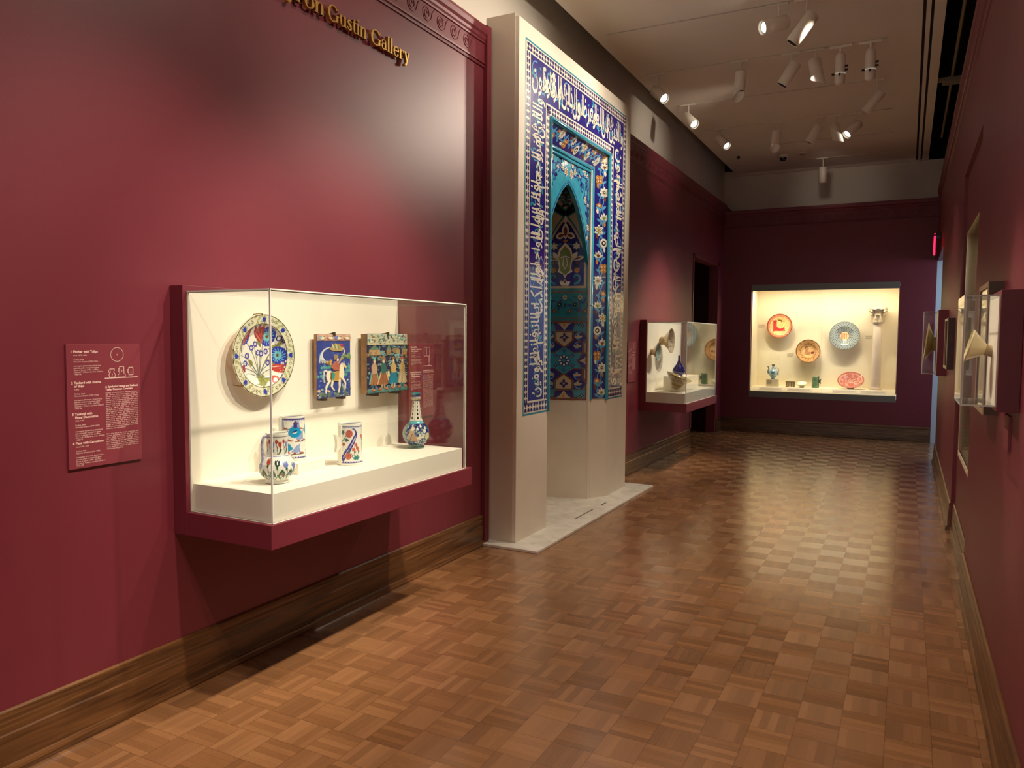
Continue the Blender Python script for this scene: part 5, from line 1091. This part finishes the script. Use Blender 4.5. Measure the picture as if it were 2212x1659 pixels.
vessel('ewer_body', [(.034, 0), (.036, .008), (.028, .018), (.040, .032), (.062, .062), (.072, .100), (.066, .135), (.045, .160), (.026, .172), (.020, .19), (.019, .222), (.026, .232), (.026, .246), (.012, .248), (.01, .2)], tuple(e0), FD, p_ewer, t, 100, 90)
EW = mat('blue_grey_glaze', (112, 148, 170), .2, coat=.4)
part('spout', MB().tube([e0+Vector(q) for q in ((-.060, -.004, .085), (-.082, -.006, .11), (-.082, -.006, .145), (-.070, -.006, .17), (-.076, -.006, .195), (-.088, -.006, .212))], [.016, .014, .012, .011, .011, .014], 10), EW, t)
part('handle', MB().tube([e0+Vector(q) for q in ((.024, 0, .178), (.050, 0, .192), (.078, 0, .178), (.084, 0, .14), (.078, 0, .10), (.072, 0, .078), (.090, 0, .072))], .007, 8), EW, t)
b = MB().box((-1.775, 13.38, ZS+.012), (-1.640, 13.47, ZS+.082), 0)
for x in (-1.775, -1.745, -1.69, -1.652): b.box((x, 13.374, ZS), (x+.014, 13.476, ZS+.086), 1)
b.box((-1.780, 13.372, ZS+.080), (-1.634, 13.478, ZS+.092), 1)
o = part('box', b, [mat('ivory_box', (214, 200, 160), .5), mat('box_brown', (128, 104, 70), .5)], None, .001, base=(-1.705, 13.42, ZS)); tag(o, 'small carved ivory box between the ewer riser and the white bowl', 'box')
b = MB().lathe([(.012, 0), (.034, 0), (.034, .022), (.030, .026)], (-1.522, 13.40, ZS), 28, 1); b.lathe([(.03, .024), (.062, .042), (.080, .066), (.083, .076), (.079, .076), (.058, .050), (.02, .040), (.001, .040)], (-1.522, 13.40, ZS), 32, 0, rot=Matrix.Rotation(.34, 3, 'X'))
o = part('bowl', b, [mat('white_bowl_glaze', (232, 236, 206), .15, coat=.5), mat('dark_stand', (70, 62, 54), .6)], None, base=(-1.522, 13.40, ZS)); tag(o, 'small white bowl on a dark foot, left of the green tankard', 'bowl')
def p_green(p, R, H):
    p.rect(-9, 9, -.01, H+.1, (116, 160, 116)); p.specks(150, -.2, .2, 0, H, [(90, 136, 100), (150, 178, 120), (70, 110, 86), (168, 180, 130)], .005, .012, 2, True); p.rect(-9, 9, H*.93, H+.1, (224, 226, 190)); p.rect(-9, 9, H*.60, H*.63, (86, 120, 90))
    for x in (-.03, .02): p.disc(x, H*.72, .009, (58, 70, 66))
tank((-1.318, 13.40, ZS), .054, .198, p_green, 'green tankard with a dark angular handle, at the glass seam of the end showcase', (1, -.05), mat('dark_green_handle', (74, 78, 62), .3))
def p_pinkbowl(p):
    p.c[:] = lin((206, 106, 84)); p.ring(0, 0, .90, 1.2, (176, 84, 62)); p.ring(0, 0, .84, .87, (240, 200, 170)); p.ring(0, 0, .60, .62, (240, 200, 170))
    for k in range(9): a = k*2*PI/9; p.line(spiral(.72*math.cos(a), .72*math.sin(a), .11, 1.1, a), .018, (244, 206, 178)); p.line(spiral(.36*math.cos(a+.3), .36*math.sin(a+.3), .15, 1.2, a), .02, (244, 206, 178))
t = thing('bowl', (-.787, 13.40, ZS), 'wide pink lustre bowl tilted forward on the showcase shelf, left of the column', 'bowl')
bz = Vector((-.787, 13.39, ZS+.150)); ax = Vector((0, -.62, .78)).normalized()
dish('bowl_body', tuple(bz), None, (0, .78, .62), tuple(ax), .395, [(0, -.105), (.25, -.098), (.6, -.055), (.9, -.010), (1, 0)], p_pinkbowl, t, LUSTRE, back=(206, 160, 124), nr=60, na=140)
part('stand', MB().lathe([(.001, 0), (.052, 0), (.050, .032), (.001, .034)], (-.787, 13.44, ZS), 24), mat('dark_stand', (70, 62, 54), .6), t)
# column with a leafy capital
MARB = mat('pink_marble', (222, 204, 186), .5, noise=.06, nscale=9); CAPM = mat('old_marble', (182, 164, 132), .85, noise=.22, nscale=18, bump=.5, bscale=40)
cx_, cyy = -.424, 13.45; col_ = thing('column', (cx_, cyy, ZS), 'slender pinkish marble column carrying a carved leaf capital, right in the end showcase', 'column')
part('shaft', MB().lathe([(.001, 0), (.088, 0), (.088, .022), (.080, .030), (.074, .046), (.072, .06), (.064, 1.02), (.064, 1.05), (.001, 1.05)], (cx_, cyy, ZS), 40), MARB, col_)
part('neck_ring', MB().lathe([(.001, 1.052), (.082, 1.052), (.086, 1.060), (.082, 1.072), (.001, 1.072)], (cx_, cyy, ZS), 40), MARB, col_)
b = MB(); c0 = Vector((cx_, cyy, ZS+1.072))
b.lathe([(.001, 0), (.080, 0), (.076, .05), (.082, .12), (.100, .18), (.112, .205), (.001, .205)], c0, 40)
for row, n, z0, hgt, r0_, out in ((0, 8, .0, .115, .078, .044), (1, 8, .05, .145, .080, .056)):
    for k in range(n):
        a = 2*PI*(k+.5*row)/n; d = Vector((math.cos(a), math.sin(a), 0)); s_ = Vector((-d.y, d.x, 0)); vs = []
        for j in range(7):
            t_ = j/6; rr = r0_+.004+out*t_**3; z = z0+hgt*math.sin(min(1.0, t_*1.05)*PI*.56); w_ = .033*(1-.62*t_**2.2)*(1+.16*(j % 2))
            vs += [c0+d*rr+s_*w_+Vector((0, 0, z)), c0+d*(rr+.012)+Vector((0, 0, z)), c0+d*rr-s_*w_+Vector((0, 0, z))]
        b.add(vs, [q for j in range(6) for q in ((3*j, 3*j+1, 3*j+4, 3*j+3), (3*j+1, 3*j+2, 3*j+5, 3*j+4))], 0, True)
for k in range(4):
    a = PI/4+k*PI/2; d = Vector((math.cos(a), math.sin(a), 0)); s_ = Vector((-d.y, d.x, 0))
    b.tube([c0+d*(.085+.055*t_)+Vector((0, 0, .12+.075*t_)) for t_ in (0, .4, .8, 1)], [.012, .016, .022, .020], 8)
    b.tube([c0+d*.145-s_*.022+Vector((0, 0, .178)), c0+d*.145+s_*.022+Vector((0, 0, .178))], .021, 10)
    e = Vector((math.cos(a+PI/4), math.sin(a+PI/4), 0)); b.tube([c0+e*.095-Vector((0, 0, -.185)), c0+e*.118+Vector((0, 0, .222))], [.022, .026], 8)
pts = []
for k in range(4):
    a = PI/4+k*PI/2
    for da, rr in ((-.10, .158), (.10, .158), (PI/8+.12, .132), (PI/4, .118), (PI/2-PI/8-.12, .132)): pts.append(c0+Vector((rr*math.cos(a+da), rr*math.sin(a+da), .203)))
b.prism(pts, (0, 0, .030))
part('capital', b, CAPM, col_)

# ------------------------------------------------------------------ contents of the second case on the left wall
def p_bluein(p):
    p.c[:] = lin((150, 168, 166)); p.specks(120, -1, 1, -1, 1, [(86, 120, 140), (190, 200, 190), (60, 80, 96), (120, 160, 166)], .03, .08, 5, True); p.ring(0, 0, .9, 1.2, (190, 186, 160)); p.disc(0, 0, .2, (70, 90, 104))
def p_brownin(p):
    p.c[:] = lin((190, 176, 158)); p.specks(120, -1, 1, -1, 1, [(120, 100, 92), (214, 204, 186), (150, 130, 118), (96, 84, 84)], .03, .07, 6, True); p.ring(0, 0, .92, 1.2, (206, 180, 140)); p.disc(0, 0, .26, (110, 94, 86))
def wallbowl(c, D, dep, pf, label, N=(1, 0, 0), U=(0, 0, 1), back=(196, 172, 130), wall=XB):
    t = thing('bowl', (wall, c[1], c[2]), label, 'bowl')
    dish('bowl_body', c, None, U, N, D, [(0, -dep), (.22, -dep*.97), (.32, -dep*.86), (.6, -dep*.48), (.85, -dep*.14), (1, 0)], pf, t, LUSTRE, back=back, nr=50, na=120)
    n = Vector(N).normalized(); cc = Vector(c)-n*(dep+.018)
    part('foot_ring', MB().cyl(cc-n*.012, cc+n*.03, D*.17, D*.16, 28), mat('foot_clay', (178, 156, 118), .7), t)
    return t
wallbowl((-2.545, 9.155, 1.512), .30, .100, p_brownin, 'flaring brown bowl mounted sideways on the second case back, upper right one')
wallbowl((-2.590, 8.775, 1.382), .215, .070, p_bluein, 'smaller blue grey bowl mounted sideways on the second case back, lower left one')
o = part('riser', MB().box((-2.60, 9.02, ZP), (-2.32, 9.62, 1.085)), CASEW, None, .001, base=(-2.46, 9.3, ZP)); tag(o, 'white riser block under the dark blue bottle', 'riser')
b = MB().lathe([(.001, 0), (.040, 0), (.042, .006), (.052, .014), (.072, .036), (.080, .062), (.072, .090), (.048, .125), (.026, .155), (.015, .185), (.0125, .22), (.0125, .25), (.009, .25), (.009, .2)], (-2.46, 9.20, 1.085), 40)
o = part('bottle', b, mat('cobalt_glaze', (36, 30, 104), .1, coat=.6), None, base=(-2.46, 9.20, 1.085)); tag(o, 'dark cobalt blue bottle with a slim neck on a riser in the second case', 'bottle')
rt = Matrix.Rotation(.36, 3, 'Y') @ Matrix.Rotation(-.06, 3, 'X')
t = thing('bowl', (-2.42, 8.86, ZP), 'tilted striped tan bowl fragment standing on a small support in the second case', 'bowl')
def p_stripe(p, R):
    p.rect(-9, 9, -1, 1, (186, 164, 116))
    for z in (.05, .058, .100, .152): p.rect(-9, 9, z, z+.005, (70, 58, 46))
    p.specks(80, -.4, .4, .104, .15, [(96, 80, 60), (206, 186, 140)], .005, .011, 4, True)
ob = vessel('bowl_body', [(.038, 0), (.042, .004), (.040, .018), (.060, .034), (.150, .150), (.156, .162), (.150, .163), (.055, .046), (.001, .036)], (0, 0, 0), (.55, -.83), p_stripe, t, 120, 80)
for v in ob.data.vertices: v.co = rt @ (v.co+Vector((-2.42, 8.86, ZP)))+Vector((-2.42, 8.86, ZP+.030)) if 0 else rt @ (v.co+OFF[t.name])+Vector((0, 0, .035))
part('support', MB().box((-2.46, 8.83, ZP), (-2.38, 8.89, ZP+.035)), ACRYL, t)

# ------------------------------------------------------------------ right wall: glass boxes and framed works
def right_case(y0, y1, z0, z1, xf, xg, label):
    t = thing('display_case', (XR, (y0+y1)/2, z0), label, 'display case', 'small glass boxes on the right wall')
    part('back_frame', MB().box((xf, y0, z0), (XR, y1, z1)), REDC, t, bevel=.002); i = .016
    part('back_panel', MB().box((xf-.004, y0+i, z0+i), (xf, y1-i, z1-i)), CASEW, t)
    g = .006; a, c, zb, zc = y0+i, y1-i, z0+i, z1-i
    pane('glass_pane', (xg, a, zb), (xg+g, c, zc), 0, t, ACRYL)
    pane('glass_pane', (xg+g+.0004, a, zb), (xf-.0045, a+g, zc), 1, t, ACRYL); pane('glass_pane', (xg+g+.0004, c-g, zb), (xf-.0045, c, zc), 1, t, ACRYL)
    pane('glass_pane', (xg+g+.0004, a+g+.0004, zc-g), (xf-.0045, c-g-.0004, zc), 2, t, ACRYL); pane('glass_pane', (xg+g+.0004, a+g+.0004, zb), (xf-.0045, c-g-.0004, zb+g), 2, t, ACRYL)
    return t
right_case(3.20, 3.60, 1.294, 1.728, .290, .178, 'shallow clear box on dark red panel holding a cream bowl, nearest on right wall')
right_case(8.85, 9.45, 1.182, 1.850, .272, .138, 'clear box on dark red panel holding a wide conical bowl, farther along right wall')
def p_cream(p): p.c[:] = lin((222, 208, 160)); p.specks(40, -1, 1, -1, 1, [(196, 176, 120), (236, 226, 190)], .04, .08, 3)
def p_gold(p): p.c[:] = lin((190, 160, 90)); p.specks(90, -1, 1, -1, 1, [(120, 116, 60), (206, 180, 110), (130, 70, 50), (96, 104, 66)], .04, .09, 4, True)
wallbowl((.207, 3.405, 1.528), .128, .060, p_cream, 'cream bowl with a worn rim on its side in the nearest right wall box', N=(-1, 0, .26), U=(.26, 0, 1), back=(222, 208, 162), wall=.286)
wallbowl((.172, 9.13, 1.512), .43, .070, p_gold, 'wide conical green and gold bowl on its side in the farther right wall box', N=(-1, 0, .10), U=(.10, 0, 1), back=(160, 146, 84), wall=.268)
def framed(y0, y1, z0, z1, xf, label, art):
    t = thing('framed_picture', (XR, (y0+y1)/2, z0), label, 'picture', 'framed works on the right wall'); w_ = .022
    b = MB()
    for a, c in (((y0, z0), (y0+w_, z1)), ((y1-w_, z0), (y1, z1)), ((y0+w_, z0), (y1-w_, z0+w_)), ((y0+w_, z1-w_), (y1-w_, z1))): b.box((xf+.004, a[0], a[1]), (XR, c[0], c[1]), 0); b.box((xf, a[0], a[1]), (xf+.004, c[0], c[1]), 1)
    part('frame', b, [DARKW, PALEW], t)
    part('mat_board', MB().box((xf+.024, y0+w_, z0+w_), (xf+.030, y1-w_, z1-w_)), CASEW, t)
    part('artwork', MB().box((xf+.0225, y0+(y1-y0)*.24, z0+(z1-z0)*.2), (xf+.0238, y1-(y1-y0)*.24, z1-(z1-z0)*.2)), art, t)
    pane('glass_pane', (xf+.006, y0+w_, z0+w_), (xf+.008, y1-w_, z1-w_), 0, t)
PAGE = mat('manuscript_page', (206, 178, 128), .8, noise=.3, nscale=30)
framed(3.90, 4.36, 1.222, 1.802, .302, 'framed white matted picture behind the nearest clear box, thick dark frame', PAGE)
framed(7.60, 8.22, 1.292, 1.738, .306, 'small framed picture in a dark frame just beyond the wall recess', mat('brown_page', (140, 104, 72), .8, noise=.3, nscale=30))
# recessed wall showcase on the right
rs_ = thing('wall_showcase', (.7, 6.28, WZ0), 'tall recessed showcase with khaki lining in the right wall', 'display case')
X0, X1 = RX+.004, XR+.56
part('lining', MB().box((X1, WY0, WZ0), (X1+.02, WY1, WZ1)).box((X0, WY0+.001, WZ0+.001), (X1, WY0+.012, WZ1)).box((X0, WY1-.012, WZ0), (X1, WY1-.001, WZ1)).box((X0, WY0+.012, WZ1-.012), (X1, WY1-.012, WZ1-.001)), KHAKI, rs_)
part('shelf', MB().box((X0, WY0+.012, WZ0+.001), (X1, WY1-.012, WZ0+.04)), CREAMW, rs_)
part('plinth', MB().box((X0+.18, WY0+.3, WZ0+.04), (X1-.05, WY1-.02, WZ0+.13)), KHAKI, rs_)
pane('glass_pane', (X0+.002, WY0+.013, WZ0+.04), (X0+.010, WY1-.013, WZ1-.013), 0, rs_)
area((.62, 6.3, 2.36), (.62, 6.3, .6), 9, .1, 1.2, (1, .9, .66))
# exit sign over the far doorway
EXR = mat('exit_red', (255, 24, 60), .4, emit=4.5)
t = thing('exit_sign', (.30, 11.86, 2.66), 'red lit edge glow exit sign on the right wall over the far doorway', 'sign')
part('canopy', MB().box((.262, 11.70, 2.925), (XR, 12.02, 2.965)), mat('dark_metal', (40, 34, 34), .4, metal=.5), t, bevel=.002)
part('panel', MB().box((.270, 11.70, 2.672), (.284, 12.02, 2.924)), mat('exit_panel', (60, 8, 14), .3), t)
part('lit_edge', MB().box((.266, 11.692, 2.672), (.288, 11.700, 2.924)), EXR, t); part('lit_edge', MB().box((.270, 11.692, 2.945), (.284, 11.699, 2.958)), EXR, t)
b = MB(); put2d(b, text2d('EXIT', .15, weight=.006), (.2692, 12.005, 2.735), (0, -.82, 0), (0, 0, 1)); part('letters', b, EXR, t)

# ------------------------------------------------------------------ ceiling: tracks, spotlights, dome, detector, pipe
TRK = mat('track_dark', (16, 12, 11), .8)
for i, s in enumerate(SLOTS):
    o = part('light_track', MB().box((-2.588, s-.0115, 4.372), (-.262, s+.0115, 4.40)), TRK, None, base=(-1.4, s, 4.38))
    tag(o, ('dark slot track across the ceiling, nearest of the six', 'dark slot track across the ceiling, second nearest, above the two knobbed lamps', 'dark slot track across the ceiling, third nearest', 'dark slot track across the ceiling, fourth nearest, carrying five spotlights', 'dark slot track across the ceiling, fifth nearest, empty', 'dark slot track across the ceiling, farthest, carrying one hanging lamp')[i], 'track', 'ceiling light tracks')
for x, lb in ((.034, 'long dark air slot along the ceiling, left of the pair'), (.0955, 'long dark air slot along the ceiling, right of the pair')):
    o = part('air_slot', MB().box((x-.0125, -4, 4.385), (x+.0125, 13.83, 4.44)), TRK, None, base=(x, 6, 4.4)); tag(o, lb, 'vent')
LENS = mat('lamp_lens', (255, 246, 226), .3, emit=14); LENSD = mat('lamp_lens_dim', (214, 208, 196), .2, emit=.25); RIM = mat('lamp_inner', (60, 56, 52), .35, metal=.6)
def lamp(x, y, drop, d, Lh, R, lit, label, snout=False):
    d = Vector(d).normalized(); t = thing('track_spotlight', (x, y, 4.36), label, 'spotlight', 'ceiling track spotlights')
    part('track_head', MB().box((x-.10, y-.014, 4.345), (x+.075, y+.014, 4.3615)), LAMPW, t, bevel=.002)
    c = Vector((x, y, 4.36-drop)); a, e = c-d*Lh*.32, c+d*Lh*.68
    part('stem', MB().cyl((x, y, 4.346), c+Vector((0, 0, R*.75)), .007, n=8), LAMPW, t)
    sx = d.cross(Vector((0, 0, 1))).normalized() if abs(d.z) < .999 else Vector((1, 0, 0)); sy = sx.cross(d).normalized(); n = 28; b = MB(); vs = []
    rot = Matrix((sx, sy, d)).transposed()
    b.lathe([(.001, 0), (R*.9, 0), (R, .008), (R, Lh), (R*.93, Lh), (R*.93, Lh-.05), (R*.85, Lh-.055)], a, n, rot=rot)
    if snout:                                            # obliquely cut visor
        up = sy if sy.z > 0 else -sy; vs = []
        for k in range(n):
            q = 2*PI*k/n; w_ = sx*math.cos(q)+sy*math.sin(q); ln = .055*(1+w_.dot(up)) ; vs += [e+w_*R, e+w_*R+d*ln]
        b.add(vs, [(2*k, 2*((k+1) % n), 2*((k+1) % n)+1, 2*k+1) for k in range(n)], 0, True)
    part('housing', b, LAMPW, t)
    b = MB().lathe([(.001, 0), (R*.80, .004), (R*.92, .012), (R*.92, .045)], e-d*.050, n, rot=rot); part('reflector', b, RIM, t)
    part('lens', MB().lathe([(.001, 0), (R*.62, 0), (R*.76, .006)], e-d*(.030 if not snout else .02), n, rot=rot), LENS if lit else LENSD, t)
    return t
LM = [(-1.055, 6.90, .165, (-.72, -.62, -.30), .24, .058, 1, 0, 'bright spotlight turned toward the viewer, left one on the nearest track'),
 (-.836, 6.90, .20, (-.60, -.05, -.80), .27, .056, 0, 0, 'tilted spotlight aimed away, right one on the nearest track'),
 (-1.600, 8.12, .165, (-.10, .10, -1), .19, .056, 0, 1, 'spotlight with an obliquely cut visor, alone at left of the second track'),
 (-1.109, 8.12, .165, (-.52, -.05, -.85), .24, .056, 0, 0, 'tilted spotlight with a dark lens, left of the shining one on the second track'),
 (-.892, 8.12, .155, (.22, -.18, -.95), .18, .060, 1, 1, 'shining spotlight with a cut visor in the middle of the second track'),
 (-2.464, 8.12, .20, (.66, -.40, -.62), .22, .058, 1, 0, 'shining spotlight at the left edge of the ceiling above the niche'),
 (-2.444, 9.335, .17, (.62, -.45, -.62), .23, .058, 1, 0, 'spotlight at the left end of the third track, lens toward the room'),
 (-.389, 9.335, .20, (-.62, .10, -.75), .25, .050, 0, 0, 'slim tilted spotlight alone at the right end of the third track'),
 (-2.317, 10.58, .16, (.62, -.40, -.66), .22, .058, 1, 0, 'leftmost spotlight on the fourth track, tilted to the right'),
 (-1.608, 10.58, .16, (-.10, .20, -1), .17, .058, 0, 1, 'spotlight with cut visor, second from the left on the fourth track'),
 (-1.126, 10.58, .17, (-.50, .0, -.85), .24, .058, 0, 0, 'spotlight aimed down left with a hidden lens, third from the left on the fourth track'),
 (-.902, 10.58, .17, (.25, -.30, -.92), .18, .060, 1, 1, 'shining spotlight, fourth from the left on the fourth track'),
 (-.670, 10.58, .17, (-.55, -.50, -.66), .24, .058, 1, 0, 'shining spotlight at the right end of the fourth track'),
 (-1.261, 12.95, .22, (0, .12, -1), .24, .058, 0, 0, 'hanging spotlight pointing straight down on the farthest track')]
for x, y, dr, d, Lh, R, lit, sn, lb in LM: lamp(x, y, dr, d, Lh, R, lit, lb, sn)
for x, lb in ((-.665, 'pale framing projector with black knobs, left of the pair'), (-.401, 'pale framing projector with black knobs, right of the pair')):
    y = 8.12; t = thing('framing_projector', (x, y, 4.36), lb, 'spotlight', 'framing projectors on the second track')
    part('track_head', MB().box((x-.10, y-.014, 4.335), (x+.10, y+.014, 4.3615)), LAMPW, t, bevel=.002)
    part('stem', MB().cyl((x, y, 4.34), (x, y, 4.27), .012, n=10), LAMPW, t)
    part('housing', MB().lathe([(.001, 0), (.034, .004), (.046, .02), (.048, .05), (.050, .20), (.046, .27), (.034, .295), (.001, .30)], (x, y, 3.99), 28), LAMPW, t)
    part('band', MB().lathe([(.049, 0), (.053, .002), (.053, .010), (.049, .012)], (x, y, 4.085), 28), LENSD, t)
    for dx, dy, dz in ((-.062, -.02, .10), (.060, -.02, .13), (.060, -.02, .165), (.0, -.060, .082)): part('knob', MB().cyl((x+dx*.75, y+dy*.75, 3.99+dz), (x+dx*1.15, y+dy*1.15, 3.99+dz), .010, n=12), mat('black_knob', (18, 16, 16), .5), t)
t = thing('dome_camera', (-1.783, 12.44, 4.36), 'white ceiling dome with a dark half globe beyond the last spotlights', 'camera')
part('housing', MB().lathe([(.001, 0), (.078, 0), (.078, -.03), (.066, -.055), (.001, -.055)], (-1.783, 12.44, 4.36), 32), LAMPW, t)
part('dome', MB().lathe([(.052, -.054), (.050, -.075), (.036, -.098), (.001, -.108)], (-1.783, 12.44, 4.36), 28), mat('smoked_dome', (18, 14, 14), .1, coat=.5), t)
t = thing('smoke_detector', (-1.507, 12.41, 4.36), 'small white smoke detector right of the ceiling dome', 'detector')
part('base', MB().lathe([(.001, 0), (.060, 0), (.060, -.018), (.050, -.030), (.001, -.030)], (-1.507, 12.41, 4.36), 28), LAMPW, t); part('sensor_head', MB().lathe([(.036, -.028), (.034, -.046), (.001, -.050)], (-1.507, 12.41, 4.36), 24), mat('detector_shade', (170, 150, 132), .6), t)
o = part('ceiling_sensor', MB().lathe([(.001, 0), (.026, 0), (.026, -.03), (.020, -.04), (.001, -.042)], (-2.426, 12.3, 4.36), 20), mat('smoked_dome', (18, 14, 14), .1, coat=.5), None, base=(-2.426, 12.3, 4.36)); tag(o, 'small black sensor on the ceiling left of the white dome', 'sensor')
o = part('pipe', MB().tube([(.335, -3.5, 4.42), (.335, 12.6, 4.42)], .016, 10), mat('pipe_paint', (150, 130, 100), .6), None, base=(.335, 5, 4.42)); tag(o, 'thin pale pipe running above the right wall in the dark ceiling gap', 'pipe')
b = MB().box((.20, 9.70, 4.36), (.42, 9.76, 4.385)).box((.24, 9.69, 4.325), (.42, 9.77, 4.358)).box((.20, 9.71, 4.385), (.42, 9.75, 4.40))
o = part('pipe_bracket', b, mat('bracket_paint', (140, 122, 98), .6), None, base=(.3, 9.73, 4.34)); tag(o, 'pale bracket crossing the dark ceiling gap under the pipe', 'bracket')
